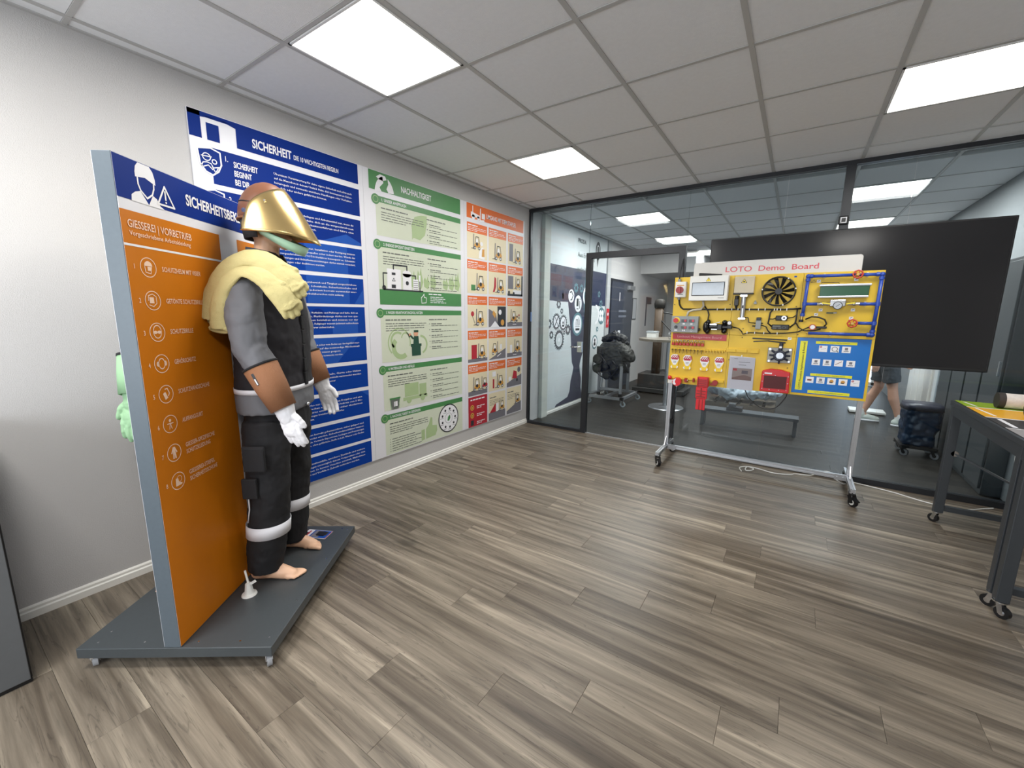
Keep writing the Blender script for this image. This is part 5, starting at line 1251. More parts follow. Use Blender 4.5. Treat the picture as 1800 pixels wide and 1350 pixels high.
# compressor: two tanks side by side with motor between
cp = build(G().cyl(P_(2.232, 1.405, .05), P_(2.232, 1.315, .05), .001, .001, 4), 'compressor', black, db)
g = G()
g.ell(P_(2.214, 1.358, .045), (.030, .040, .055), 20, 12).ell(P_(2.228, 1.402, .045), (.022, .028, .026), 14, 10).ell(P_(2.226, 1.318, .045), (.022, .028, .026), 14, 10)
g.ell(P_(2.366, 1.402, .04), (.024, .026, .022), 14, 10).ell(P_(2.366, 1.322, .04), (.024, .026, .024), 14, 10).cyl(P_(2.22, 1.36, .03), P_(2.39, 1.36, .03), .028, n=16)
build(g, 'motor_body', blackg, cp)
build(G().box((2.246, 1.375, .04), (2.305, 1.388, .075), fr=DB).box((2.262, 1.335, .04), (2.31, 1.342, .078), fr=DB).cyl(P_(2.265, 1.385, .06), P_(2.33, 1.405, .06), .004, n=8), 'manifold', alu, cp)
build(G().box((2.312, 1.335, .03), (2.348, 1.385, .085), fr=DB), 'pressure_switch', black, cp, bevel=.004)
build(G().box((2.385, 1.345, .02), (2.428, 1.378, .05), fr=DB), 'outlet_block', black, cp, bevel=.004)
build(G().cyl(P_(2.406, 1.398, .045), P_(2.406, 1.398, .06), .020, n=18).disc(DB, 2.406, 1.398, .015, .0605, 1), 'gauge', [black, pw], cp)
# control box
ct = bxd(1.902, 2.144, 1.300, 1.454, 0, .07, 'control_box', greybox, .004)
build(G().cyl(P_(1.950, 1.414, .07), P_(1.950, 1.414, .073), .030, n=24), 'yellow_collar', mat('warn_yellow', (240, 214, 60), .4), ct)
build(G().cyl(P_(1.947, 1.414, .073), P_(1.947, 1.414, .100), .020, .022, 20), 'emergency_button', red, ct)
build(G().cyl(P_(1.948, 1.352, .07), P_(1.948, 1.352, .085), .014, n=16).box((1.943, 1.34, .085), (1.953, 1.364, .092), fr=DB), 'selector_knob', blackg, ct)
for (x, z) in ((2.018, 1.412), (2.086, 1.412), (2.020, 1.348), (2.089, 1.348)):
    build(G().box((x-.026, z-.014, .07), (x+.026, z+.014, .075), fr=DB), 'push_button_frame', mat('btn_grey', (110, 112, 114), .4), ct)
    build(G().box((x+.003, z-.010, .075), (x+.023, z+.010, .079), fr=DB).box((x-.022, z-.010, .075), (x-.002, z+.010, .078), fr=DB, mi=1), 'push_button', [mat('btn_red', (190, 60, 70), .4), mat('btn_dark', (80, 84, 84), .4)], ct)
build(G().rect(DB, 2.007, 1.376, 2.027, 1.388, .0705).rect(DB, 2.076, 1.376, 2.096, 1.388, .0705).rect(DB, 1.937, 1.312, 1.947, 1.328, .0705).rect(DB, 1.951, 1.312, 1.961, 1.328, .0705).rect(DB, 2.008, 1.312, 2.018, 1.328, .0705).rect(DB, 2.022, 1.312, 2.032, 1.328, .0705).ring(DB, 2.089, 1.320, .010, .002, .0705), 'button_labels', pw, ct, kind='stuff')
build(G().cyl(P_(2.144, 1.33, .03), P_(2.158, 1.33, .03), .012, n=10), 'cable_gland', black, ct, kind='stuff')
# pipes
pipe = mat('pipe_blue', (44, 76, 168), .35)
def pip(pts, r=.0125): build(G().tube([P_(x, z, d) for x, z, d in pts], r, 12), 'pipe', pipe, db)
pip([(3.270, 1.790, .035), (3.405, 1.788, .035)]); pip([(2.965, 1.790, .035), (3.255, 1.790, .035)])
pip([(2.953, 1.778, .035), (2.950, 1.566, .035), (2.945, 1.465, .035)]); pip([(3.416, 1.778, .035), (3.414, 1.562, .035), (3.408, 1.340, .035)])
pip([(3.0, 1.327, .03), (3.396, 1.327, .035)]); pip([(2.95, 1.566, .035), (3.035, 1.566, .035)]); pip([(3.306, 1.565, .035), (3.414, 1.565, .035)]); pip([(3.30, 1.416, .035), (3.410, 1.416, .035)])
g = G()
for (x, z) in ((2.953, 1.790), (3.416, 1.788), (3.408, 1.327)): g.ell(P_(x, z, .035), .0185, 14, 10)
for (a, b) in (((2.953, 1.772), (2.953, 1.752)), ((2.965, 1.79), (2.985, 1.79)), ((3.38, 1.789), (3.40, 1.789)), ((3.415, 1.77), (3.415, 1.75)), ((3.408, 1.345), (3.408, 1.365)), ((3.375, 1.327), (3.395, 1.327)), ((3.414, 1.55), (3.414, 1.58)), ((2.95, 1.552), (2.95, 1.582)), ((3.41, 1.402), (3.41, 1.43)), ((2.946, 1.49), (2.944, 1.465))):
    g.cyl(P_(a[0], a[1], .035), P_(b[0], b[1], .035), .017, n=14)
build(g, 'pipe_fitting', pipe, db, kind='stuff')
g = G()
for (x, z) in ((3.06, 1.79), (3.33, 1.79), (2.951, 1.66), (3.415, 1.66), (3.41, 1.46), (3.15, 1.327), (3.34, 1.565)): g.box((x-.006, z-.016, 0), (x+.006, z+.016, .03), fr=DB)
build(g, 'pipe_clip', wplastic, db, kind='stuff')
brass = mat('brass', (190, 160, 96), .3, metal=.9)
build(G().cyl(P_(2.943, 1.465, .035), P_(2.941, 1.435, .035), .010, n=10).cyl(P_(2.985, 1.327, .03), P_(3.0, 1.327, .03), .008, n=10), 'brass_nipple', brass, db)
build(G().cyl(P_(2.941, 1.437, .035), P_(2.941, 1.418, .035), .016, n=12), 'hose_end', black, db)
vred = mat('valve_red', (196, 70, 52), .4)
for (x, z) in ((3.268, 1.792), (3.276, 1.414)):
    g = G(); k = 28; pts = [P_(x+(.029+.002*math.cos(a*8))*math.cos(a), z+(.029+.002*math.cos(a*8))*math.sin(a), .065) for a in [2*PI*i/k for i in range(k)]]
    g.tube(pts, .0055, 8, closed=True)
    for q in range(5): a = q*2*PI/5; g.tube([P_(x, z, .065), P_(x+.028*math.cos(a), z+.028*math.sin(a), .065)], .004, 6)
    vw = build(g, 'valve_wheel', vred, db)
    build(G().cyl(P_(x, z, .0), P_(x, z, .07), .010, n=12), 'valve_stem', brass, vw)
for x0, s in ((3.035, 1), (3.306, -1)):
    bv = build(G().cyl(P_(x0, 1.566, .035), P_(x0+.075*s, 1.566, .035), .014, n=12).ell(P_(x0+.035*s, 1.566, .035), .019, 12, 8), 'ball_valve', chrome, db)
    build(G().bar(P_(x0+.03*s, 1.575, .06), P_(x0+.085*s, 1.566, .062), .012, .006, upv=(0, -1, 0)), 'lever', mat('lever_yellow', (226, 206, 60), .4), bv)
mani = bxd(3.115, 3.219, 1.545, 1.600, .0, .06, 'filter_unit', chrome, .006)
build(G().cyl(P_(3.168, 1.553, .06), P_(3.168, 1.553, .080), .031, n=26), 'gauge_case', black, mani)
build(G().disc(DB, 3.168, 1.553, .026, .0805, 0).stroke(DB, [(3.158, 1.545), (3.180, 1.562)], .003, .081, 1), 'gauge_dial', [mat('dial_grey', (176, 182, 190), .4), pdark], mani)
# green display window
gd = bxd(3.042, 3.352, 1.630, 1.706, .02, .045, 'level_tank', mat('tank_green', (36, 84, 58), .25, var=.08), .002)
g = G().box((3.034, 1.706, .015), (3.362, 1.722, .05), fr=DB).box((3.032, 1.616, .015), (3.352, 1.630, .05), fr=DB)
build(g, 'tank_rail', alu, gd, bevel=.002, kind='stuff')
g = G()
for (x, z) in ((3.06, 1.714), (3.33, 1.714), (3.06, 1.623), (3.32, 1.623)): g.cyl(P_(x, z, 0), P_(x, z, .02), .006, n=8)
build(g, 'stand_off', alu, gd, kind='stuff')
build(G().tube([P_(3.045, 1.725, .03), P_(3.045, 1.738, .03), P_(3.16, 1.734, .03), P_(3.162, 1.724, .03)], .002, 6), 'wire_handle', black, db)
build(G().box((3.105, 1.489, .0), (3.150, 1.500, .02), fr=DB).cyl(P_(3.150, 1.495, .01), P_(3.172, 1.496, .01), .006, n=8, mi=1), 'drain_tap', [mat('tap_green', (60, 74, 50), .4), alu], db)
g1 = build(G().cyl(P_(3.024, 1.377, .0), P_(3.024, 1.377, .035), .024, n=22), 'round_gauge', mat('gauge_red', (176, 70, 50), .4), db)
build(G().disc(DB, 3.024, 1.377, .017, .036), 'gauge_dial', pw, g1)
bxd(3.048, 3.120, 1.367, 1.385, .005, .03, 'hose_coupling', black, .004)
g = G()
for (x, z) in ((3.027, 1.751), (3.267, 1.757), (3.064, 1.518), (3.273, 1.519), (3.038, 1.481), (3.269, 1.455), (2.875, 1.274)): g.rect(DB, x-.013, z-.011, x+.013, z+.011, .001, 0); g.stroke(DB, [(x-.006, z), (x+.007, z+.005)], .004, .0015, 1)
g.rect(DB, 2.855, 1.788, 2.874, 1.800, .001, 2)
build(g, 'number_sticker', [pw, pdark, blue3], db, kind='stuff')
g = G(); g.stroke(DB, [(2.975, 1.742), (3.008, 1.745), (2.995, 1.762)], .002, .001, closed=True)
for x, z in ((2.39, 1.565), (2.39, 1.30), (1.905, 1.565), (2.895, 1.545), (2.93, 1.31), (3.30, 1.335), (2.425, 1.06), (2.885, 1.02), (2.515, 1.35), (2.515, 1.27)): g.cyl(P_(x, z, 0), P_(x, z, .003), .005, n=8)
build(g, 'screw', mat('screw_brown', (90, 74, 40), .5), db, kind='stuff')
# butterfly valve with lever
bv = bxd(2.726, 2.906, 1.060, 1.192, 0, .012, 'valve_plate', mat('plate_grey', (150, 148, 140), .4, metal=.3), .003)
g = G(); k = 28
vs = []
for i in range(k):
    a = 2*PI*i/k
    for r, d in ((.046, .012), (.046, .06), (.029, .06), (.029, .012)): vs.append(P_(2.818+r*math.cos(a), 1.126+r*math.sin(a), d))
g.add(vs, [(4*i+q, 4*((i+1) % k)+q, 4*((i+1) % k)+(q+1) % 4, 4*i+(q+1) % 4) for i in range(k) for q in range(4)], 0, True)
navy = mat('cast_navy', (38, 42, 58), .4)
for a in (35, 90, 145, 215, 270, 325, 0, 180): g.bar(P_(2.818+.044*math.cos(math.radians(a)), 1.126+.044*math.sin(math.radians(a)), .03), P_(2.818+.076*math.cos(math.radians(a)), 1.126+.070*math.sin(math.radians(a)), .02), .012, .016)
g.cyl(P_(2.818, 1.172, .035), P_(2.822, 1.235, .035), .016, n=14)
build(g, 'valve_body', navy, bv)
build(G().disc(DB, 2.818, 1.126, .029, .03, 0).box((2.810, 1.10, .03), (2.814, 1.152, .045), fr=DB).box((2.822, 1.10, .03), (2.826, 1.152, .045), fr=DB), 'valve_disc', alu, bv)
g = G()
for x in (2.742, 2.890):
    for z in (1.075, 1.178): g.cyl(P_(x, z, .012), P_(x, z, .022), .009, n=8)
build(g, 'bolt', chrome, bv, kind='stuff')
g = G().bar(P_(2.60, 1.268, .05), P_(2.86, 1.262, .04), .006, .012).bar(P_(2.61, 1.240, .055), P_(2.72, 1.250, .05), .006, .010).bar(P_(2.72, 1.250, .05), P_(2.85, 1.238, .04), .006, .012)
build(g, 'valve_lever', black, bv, bevel=.001)
build(G().rect(DB, 2.808, 1.192, 2.828, 1.208, .052), 'valve_label', pw, bv)
# red title strip
rb = bxd(1.909, 2.388, 1.232, 1.288, 0, .004, 'title_strip', mat('strip_red', (186, 26, 40), .35), .001)
text('Lockout Management Board', DB, 1.955, 1.249, .022, db, 'strip_lettering', mat('strip_pink', (238, 170, 176), .4), w=.39, d=.0052, bold=.0, res=3)
# padlocks on a rail
rail = bxd(1.905, 2.390, 1.132, 1.146, 0, .022, 'hook_rail', yellow, .002)
for k in range(19):
    x = 1.912+.0255*k
    build(G().box((x-.003, 1.118, .018), (x+.003, 1.146, .030), fr=DB), 'hook', yellow, rail)
plc = mat('padlock_red', (176, 34, 30), .35); key = mat('key_brown', (96, 74, 28), .4, metal=.6)
pad0 = None
for k in range(9):
    x = 1.922+.0335*k
    if pad0 is None:
        pad0 = empty('padlock', P_(x, 1.165, .02), 'leftmost small red padlock with steel shackle under the red strip', 'padlock', 'nine red padlocks on the left rail')
        build(G().box((x-.013, 1.172, .006), (x+.013, 1.198, .024), fr=DB), 'lock_body', plc, pad0, bevel=.003)
        build(G().tube([P_(x-.009, 1.198, .015), P_(x-.009, 1.214, .015), P_(x-.005, 1.222, .015), P_(x+.005, 1.222, .015), P_(x+.009, 1.214, .015), P_(x+.009, 1.198, .015)], .0028, 8), 'shackle', chrome, pad0)
        build(G().cyl(P_(x, 1.130, .030), P_(x, 1.130, .034), .008, n=10).box((x-.002, 1.095, .030), (x+.002, 1.128, .033), fr=DB), 'key', key, pad0)
    else: copy_thing(pad0, P_(x, 1.165, .02), label=('second', 'third', 'fourth', 'fifth', 'sixth', 'seventh', 'eighth', 'rightmost')[k-1]+' small red padlock from the left under the red strip')
# yellow bracket row
bk = bxd(2.395, 2.66, 1.130, 1.172, 0, .006, 'tag_bracket', yellow, .002)
for k in range(3):
    x = 2.415+.088*k
    build(G().box((x, 1.135, .006), (x+.06, 1.160, .02), fr=DB).box((x+.012, 1.142, .02), (x+.048, 1.152, .0205), fr=DB), 'hook', yellow, bk, bevel=.003)
# hazard tags
hz = mat('tag_yellow', (236, 200, 40), .4); 
for i, (x, z, lab) in enumerate(((1.948, 1.012, 'leftmost striped yellow warning tag on the lower left of the yellow board'), (2.066, 1.010, 'second striped yellow warning tag from the left on the yellow board'),
                              (2.220, 1.010, 'third striped yellow warning tag, above the hanging red lockout device'), (2.346, 1.010, 'rightmost striped yellow warning tag, next to the white sheet'))):
    e = empty('warning_tag', P_(x, z-.075, 0), lab, 'tag', 'striped yellow warning tags on the demo board')
    o = [(-.020, .072), (.022, .072), (.038, .055), (.040, .0), (.030, -.030), (.038, -.050), (.030, -.068), (-.028, -.073), (-.038, -.055), (-.030, -.030), (-.040, 0), (-.038, .055)]
    g = G(); n = len(o); vs = [P_(x+a, z+b, .0) for a, b in o]+[P_(x+a, z+b, .018) for a, b in o]
    g.add(vs, [tuple(range(n-1, -1, -1)), tuple(range(n, 2*n))]+[(k, (k+1) % n, n+(k+1) % n, n+k) for k in range(n)])
    build(g, 'tag_stack', hz, e, bevel=.002)
    g = G(); g.poly(DB, [(x-.038, z+.05), (x-.02, z+.070), (x+.022, z+.070), (x+.038, z+.05), (x+.038, z+.015), (x+.012, z-.035), (x-.012, z-.035), (x-.038, z+.015)], .0188, 0)
    for k in range(5):
        a = -.036+.018*k; g.poly(DB, [(x+a-.004, z+.028), (x+a+.006, z+.028), (x+min(a+.028, .036), z+.062), (x+min(a+.018, .030), z+.062)], .0192, 1)
    g.rect(DB, x-.030, z+.018, x+.030, z+.036, .0195, 1)
    for k in range(2): g.rect(DB, x-.014, z-.002-.012*k, x+.014, z+.002-.012*k, .0195, 2)
    for s in (-1, 1): g.poly(DB, [(x+s*.024, z-.040), (x+s*.036, z-.052), (x+s*.030, z-.066), (x+s*.020, z-.068)][::s], .0188, 0)
    build(g, 'tag_print', [pw, mat('tag_red', (176, 40, 66), .4), pgrey], e)
# lower rail and red lockout devices
bxd(1.90, 2.40, .838, .862, 0, .02, 'device_rail', yellow, .003)
redd = mat('device_red', (214, 34, 44), .3); redk = mat('device_dark_red', (150, 24, 24), .35)
e = empty('hinged_lockout', P_(2.225, .56, .03), 'long bright red hinged lockout device hanging below the board edge', 'lockout')
build(G().box((2.178, .785, .03), (2.279, .885, .065), fr=DB), 'top_clamp', redd, e, bevel=.006)
g = G()
for k in range(4): g.box((2.192, .80+.018*k, .065), (2.262, .808+.018*k, .072), fr=DB)
g.box((2.185, .79, .065), (2.19, .88, .075), fr=DB).box((2.268, .79, .065), (2.274, .88, .075), fr=DB)
build(g, 'rib', redk, e, kind='stuff')
build(G().box((2.172, .672, .034), (2.272, .785, .060), fr=DB), 'middle_plate', redd, e, bevel=.005)
g = G()
for k in range(3): g.box((2.182, .690+.028*k, .060), (2.262, .698+.028*k, .068), fr=DB)
g.box((2.215, .69, .060), (2.225, .78, .07), fr=DB)
build(g, 'rib', redk, e, kind='stuff')
build(G().box((2.180, .562, .036), (2.262, .672, .056), fr=DB), 'lower_tongue', redd, e, bevel=.005)
build(G().box((2.207, .570, .056), (2.214, .665, .062), fr=DB).box((2.236, .570, .056), (2.243, .665, .062), fr=DB), 'rib', redk, e, kind='stuff')
e = empty('round_lockout', P_(1.985, .80, .04), 'round red and white lockout cover at the lower left board corner', 'lockout')
build(G().cyl(P_(1.990, .815, .02), P_(1.990, .815, .065), .042, .040, 26), 'cover', redd, e, bevel=.003)
build(G().poly(DB, [(1.965, .84), (1.985, .85), (1.975, .815), (1.988, .79), (1.968, .785), (1.955, .80)], .0665).poly(DB, [(1.955, .83), (1.965, .84), (1.958, .815)], .0665), 'label_print', pw, e)
build(G().box((1.983, .766, .03), (1.995, .776, .05), fr=DB), 'latch', wplastic, e)
e = empty('lockout_device', P_(1.918, .83, .02), 'small red knob lockout at the far left corner above the white bracket', 'lockout')
build(G().ell(P_(1.918, .850, .04), .020, 14, 10), 'knob', redd, e); build(G().box((1.900, .790, .012), (1.945, .828, .03), fr=DB), 'bracket', wplastic, e, bevel=.004)
e = empty('lockout_device', P_(2.07, .82, .02), 'tiny dark red valve lockout between round cover and hanging device', 'lockout')
build(G().cyl(P_(2.068, .838, .02), P_(2.068, .838, .05), .020, .014, 12).box((2.06, .815, .02), (2.085, .83, .045), fr=DB), 'clamp', redk, e); build(G().ell(P_(2.086, .838, .05), .006, 8, 6), 'rivet', chrome, e, kind='stuff')
e = empty('lockout_device', P_(2.14, .82, .02), 'narrow dark red clip just left of the hanging red device', 'lockout')
build(G().box((2.131, .822, .02), (2.148, .862, .04), fr=DB).cyl(P_(2.14, .85, .04), P_(2.14, .85, .046), .006, n=8), 'clip', redk, e, bevel=.003)
e = empty('lockout_device', P_(2.32, .81, .02), 'dark red cable lockout right of the hanging red device', 'lockout')
build(G().box((2.288, .808, .02), (2.345, .828, .04), fr=DB).cyl(P_(2.330, .838, .02), P_(2.330, .838, .045), .024, n=14), 'clamp', redk, e, bevel=.003)
# document in a sleeve
e = empty('document_sleeve', P_(2.535, .79, .01), 'white printed sheet with a photo in a clear sleeve on the board', 'document')
build(G().add([P_(2.430, .795, .012), P_(2.640, .790, .014), P_(2.638, 1.092, .012), P_(2.432, 1.100, .010)], [(0, 1, 2, 3)]), 'sheet', mat('paper', (212, 212, 222), .5, var=.03, scale=8), e, solid=.001)
g = G(); g.rect(DB, 2.464, .882, 2.622, .990, .0150, 0).poly(DB, [(2.464, .882), (2.622, .882), (2.622, .915), (2.56, .93), (2.464, .90)], .0154, 1).rect(DB, 2.54, .94, 2.59, .97, .0156, 2).rect(DB, 2.468, .965, 2.50, .985, .0156, 3)
lines(g, 2.47, 2.60, 1.045, 3, .014, 4, .0152, .003, .6, 4) if False else None
build(g, 'printed_photo', [mat('photo_taupe', (150, 134, 130), .4), mat('photo_brown', (120, 90, 84), .4), mat('photo_dark', (90, 80, 90), .4), pred, pgrey], e)
g = G()
for (a, b, z) in ((2.47, 2.50, 1.072), (2.51, 2.60, 1.045), (2.51, 2.57, 1.018)): g.rect(DB, a, z, b, z+.004, .0150)
build(g, 'printed_text', pslate, e, kind='stuff')
build(G().box((2.428, .790, .0165), (2.642, 1.100, .0172), fr=DB), 'clear_sleeve', glass_mat('sleeve_clear', (1, 1, 1), .6, 1.3), e)
build(G().cyl(P_(2.528, 1.103, .0), P_(2.528, 1.103, .02), .006, n=10), 'pin', wplastic, e)
# red lock box
e = empty('lock_box', P_(2.80, .80, 0), 'red group lock box with dark window, beside the blue instruction sheet', 'box')
g = G(); o = [(2.697, .805), (2.916, .803), (2.910, .985), (2.880, .992), (2.845, 1.004), (2.765, 1.006), (2.735, .998), (2.702, .985)]
n = len(o); vs = [P_(a, b, 0) for a, b in o]+[P_(a, b, .06) for a, b in o]
g.add(vs, [tuple(range(n-1, -1, -1)), tuple(range(n, 2*n))]+[(k, (k+1) % n, n+(k+1) % n, n+k) for k in range(n)])
build(g, 'case', red, e, bevel=.006)
bxd(2.722, 2.890, .838, .948, .060, .064, 'window', mat('box_window', (84, 34, 38), .15), .001, e)
g = G()
for x, z in ((2.715, .955), (2.805, .955), (2.90, .95), (2.712, .895), (2.90, .89), (2.715, .83), (2.77, .826), (2.84, .826), (2.895, .83)): g.cyl(P_(x, z, .06), P_(x, z, .063), .004, n=8)
build(g, 'rivet', chrome, e, kind='stuff')
build(G().rect(DB, 2.722, .962, 2.778, .974, .0605), 'label', pw, e)
# blue instruction sheet
e = empty('instruction_sheet', P_(3.175, .81, 0), 'blue laminated LOTO procedure sheet with yellow headings, lower right of the board', 'poster')
ib = mat('sheet_blue', (14, 108, 190), .3, var=.06, scale=9); iy = mat('sheet_yellow', (226, 222, 40), .4)
bxd(2.932, 3.418, .813, 1.288, .0, .003, 'sheet', ib, .001, e)
g = G()
for (a, b, c, d) in ((2.956, .840, 3.006, 1.260), (3.062, 1.240, 3.332, 1.262), (3.052, .968, 3.330, .990), (3.048, .820, 3.330, .845)): g.rect(DB, a, b, c, d, .0036)
build(g, 'heading_band', iy, e, kind='stuff')
g = G()
cs_ = [(3.116, 1.200), (3.193, 1.201), (3.268, 1.200), (3.079, 1.087), (3.155, 1.086), (3.231, 1.087), (3.308, 1.087), (3.052, .934), (3.127, .934), (3.201, .933), (3.276, .933), (3.354, .933)]
for x, z in cs_: g.rect(DB, x-.028, z-.026, x+.028, z+.026, .0036)
build(g, 'picture_tile', pw, e, kind='stuff')
g = G()
for k, (x, z) in enumerate(cs_):
    if k in (0, 11): g.ring(DB, x-.016, z+.015, .008, .005, .0042, 1, 12); g.stroke(DB, [(x-.012, z-.005), (x+.018, z+.004)], .0015, .0042, 2)
    elif k == 1: g.ring(DB, x, z, .020, .004, .0042, 0, 18).stroke(DB, [(x+.012, z-.012), (x+.022, z-.022)], .005, .0042, 0)
    elif k in (9, 10): g.disc(DB, x, z, .014, .0042, 3).rect(DB, x-.014, z-.012, x+.008, z-.004, .0045, 0)
    elif k == 7: g.rect(DB, x-.016, z-.008, x+.014, z+.006, .0042, 4)
    elif k == 5: g.stroke(DB, [(x-.02, z-.012), (x+.018, z+.014)], .004, .0042, 4)
    else: g.rect(DB, x-.010, z-.004, x+.010, z+.016, .0042, 2); g.rect(DB, x-.016, z-.016, x+.016, z-.010, .0042, 2)
build(g, 'tile_picture', [pdark, pred, pslate, pocre, mat('pic_brown', (120, 60, 50), .4)], e, kind='stuff')
text('LOTO Procedure Implementation & Removal', DB, 2.992, .852, .016, e, 'sheet_lettering', pdark, w=.395, d=.0045, bold=.01, rot=PI/2, res=2)
for z in (1.247, .975, .829): text('LOTO Procedure Implementation', DB, 3.19, z, .009, e, 'sheet_lettering', pdark, w=.19, d=.0045, align='c', res=1, bold=0)
# marker pen on the fuse box, lying in front of the header sign
e = empty('marker_pen', P_(2.21, 1.822, .04), 'black marker pen lying on top of the white fuse box', 'pen')
build(G().cyl(P_(2.115, 1.838, .045), P_(2.215, 1.832, .045), .0135, .012, 14), 'cap', black, e)
build(G().cyl(P_(2.215, 1.832, .045), P_(2.308, 1.829, .045), .011, .006, 14), 'barrel', black, e)
# cable from header and loop below
build(G().tube([(1.937, -.385, 1.805), (1.934, -.36, 1.86), (1.945, -.30, 2.0), (1.95, -.30, 1.9), (1.93, -.30, .45)], .005, 8), 'hanging_cable', black, db)
build(G().tube([(1.955, -.30, .80), (1.952, -.30, .45), (1.950, -.30, .38)], .006, 8).cyl((1.950, -.30, .41), (1.950, -.30, .36), .018, .014, 12), 'plug_cable', black, db)
build(G().tube([(2.575, -.34, .80), (2.586, -.36, .782), (2.61, -.365, .73), (2.654, -.365, .686), (2.70, -.365, .655), (2.746, -.365, .638), (2.79, -.365, .640), (2.83, -.365, .658), (2.86, -.365, .69), (2.879, -.365, .724), (2.900, -.365, .765), (2.905, -.345, .81)], .0045, 8), 'loop_cable', black, db)
# white floor cables
e = build(G().tube(catmull([(2.62, -.33, .005), (2.60, -.27, .005), (2.60, -.22, .005), (2.65, -.17, .006), (2.71, -.20, .006), (2.69, -.27, .006), (2.65, -.29, .010), (2.66, -.19, .014), (2.76, -.17, .006), (2.87, -.21, .005), (3.0, -.17, .005), (3.05, -.11, .005), (3.16, -.12, .02), (3.22, -.16, .08), (3.29, -.18, .10), (3.34, -.2, .05), (3.40, -.15, .006), (3.43, -.08, .005)]), .0048, 8), 'power_cable', wplastic,
      label='white cable looped on the floor behind the demo board cross bar', cat='cable')
e = build(G().tube(catmull([(3.47, -.045, .005), (3.51, -.06, .005), (3.62, -.09, .005), (3.736, -.125, .005), (3.85, -.19, .005), (3.954, -.235, .005), (4.05, -.245, .005), (4.15, -.22, .005), (4.25, -.13, .005), (4.33, -.06, .005)]), .005, 8), 'power_cable', wplastic,
      label='white cable running along the glass wall to the metal table', cat='cable')

# ------------------------------------------------------------------ metal table on the right
tm = mat('table_anthracite', (58, 62, 66), .45, metal=.2, var=.05)
tb = empty('work_table', (4.35, -1.18, 0), 'dark metal table on castors at the right edge with coloured top', 'table')
build(G().box((3.868, -1.83, .862), (4.95, -.57, .894)), 'table_top', tm, tb, bevel=.002)
for (x0, y0) in ((3.87, -.62), (3.87, -1.70), (4.90, -.62), (4.90, -1.70)):
    build(G().box((x0, y0-.025, .085), (x0+.05, y0+.025, .862)), 'leg', tm, tb, bevel=.003)
    castor('castor', x0+.025-4.35, y0+1.18, .030, .085, black, chrome, tb, 2.4)
for y0 in (-1.70,): build(G().box((3.87, y0-.10, .085), (3.92, y0-.05, .862)), 'leg', tm, tb, bevel=.003)
castor('castor', 3.895-4.35, -1.775+1.18, .030, .085, black, chrome, tb, -.8)
for y0 in (-.62, -1.70): build(G().box((3.92, y0-.018, .10), (4.90, y0+.018, .135)), 'rail', tm, tb)
build(G().box((3.872, -1.80, .80), (3.90, -.60, .862)).box((3.9, -.64, .80), (4.9, -.61, .862)).box((3.9, -1.80, .80), (4.9, -1.77, .862)), 'apron', tm, tb)
build(G().box((4.90, -1.68, .30), (4.95, -.64, .335)), 'rail', tm, tb)
build(G().bar((3.92, -.63, .53), (4.45, -.66, .25), .03, .012), 'brace', mat('brace_grey', (84, 88, 92), .4, metal=.3), tb)
build(G().cyl((3.92, -.63, .53), (3.92, -.645, .53), .02, n=10), 'brace_knob', chrome, tb)
TF = Fr((0, 0, .894), (0, -1, 0), (1, 0, 0))
# printed mat on the table
e = empty('printed_mat', (4.3, -1.18, .894), 'colour-striped printed mat in green, yellow and black on the dark table', 'mat')
lim = mat('mat_green', (146, 178, 30), .4, var=.04); oy = mat('mat_yellow', (232, 172, 34), .4, var=.04); bk_ = mat('mat_black', (52, 48, 48), .4)
z = .894
build(G().box((3.885, -1.80, z), (4.93, -.575, z+.003)), 'sheet', bk_, e)
build(G().box((3.885, -.815, z+.003), (4.93, -.578, z+.0038)), 'green_field', lim, e)
build(G().box((3.885, -1.155, z+.003), (4.93, -.830, z+.0038)), 'yellow_field', oy, e)
build(G().box((3.885, -.830, z+.003), (4.93, -.815, z+.004)).box((3.885, -1.170, z+.003), (4.93, -1.155, z+.004)).bar((3.93, -1.20, z+.0036), (3.93, -1.42, z+.0036), .02, .001).bar((3.92, -.62, z+.004), (3.94, -.78, z+.004), .012, .001).bar((3.92, -.86, z+.004), (3.94, -1.10, z+.004), .014, .001).box((3.885, -1.46, z+.003), (4.93, -1.45, z+.004)), 'white_line', pw, e, kind='stuff')
build(G().box((3.885, -1.80, z+.003), (4.93, -1.46, z+.0038)), 'grey_field', mat('mat_grey', (150, 146, 146), .4), e)
rollw = mat('roll_fabric', (214, 206, 200), .7, var=.25, scale=40); rollc = mat('roll_cream', (222, 196, 168), .7, var=.08, scale=20); capd = mat('roll_end', (52, 46, 44), .6)
for (x, y, r, mm, lab) in ((4.03, -.755, .050, rollw, 'patterned white roll with dark end cap, lying at the back of the table'), (4.08, -1.03, .050, rollc, 'cream roll with round dark end cap, lying nearer on the table')):
    e = empty('fabric_roll', (x+.35, y, z+.004), lab, 'roll', 'rolls lying on the coloured mat')
    build(G().cyl((x+.02, y, z+.004+r), (x+.72, y, z+.004+r), r*.95, n=32), 'roll_body', mm, e)
    build(G().cyl((x, y, z+.004+r), (x+.03, y, z+.004+r), r, n=32), 'end_cap', capd, e, bevel=.003)
    build(G().cyl((x+.71, y, z+.004+r), (x+.74, y, z+.004+r), r, n=32), 'end_cap', capd, e, bevel=.003)
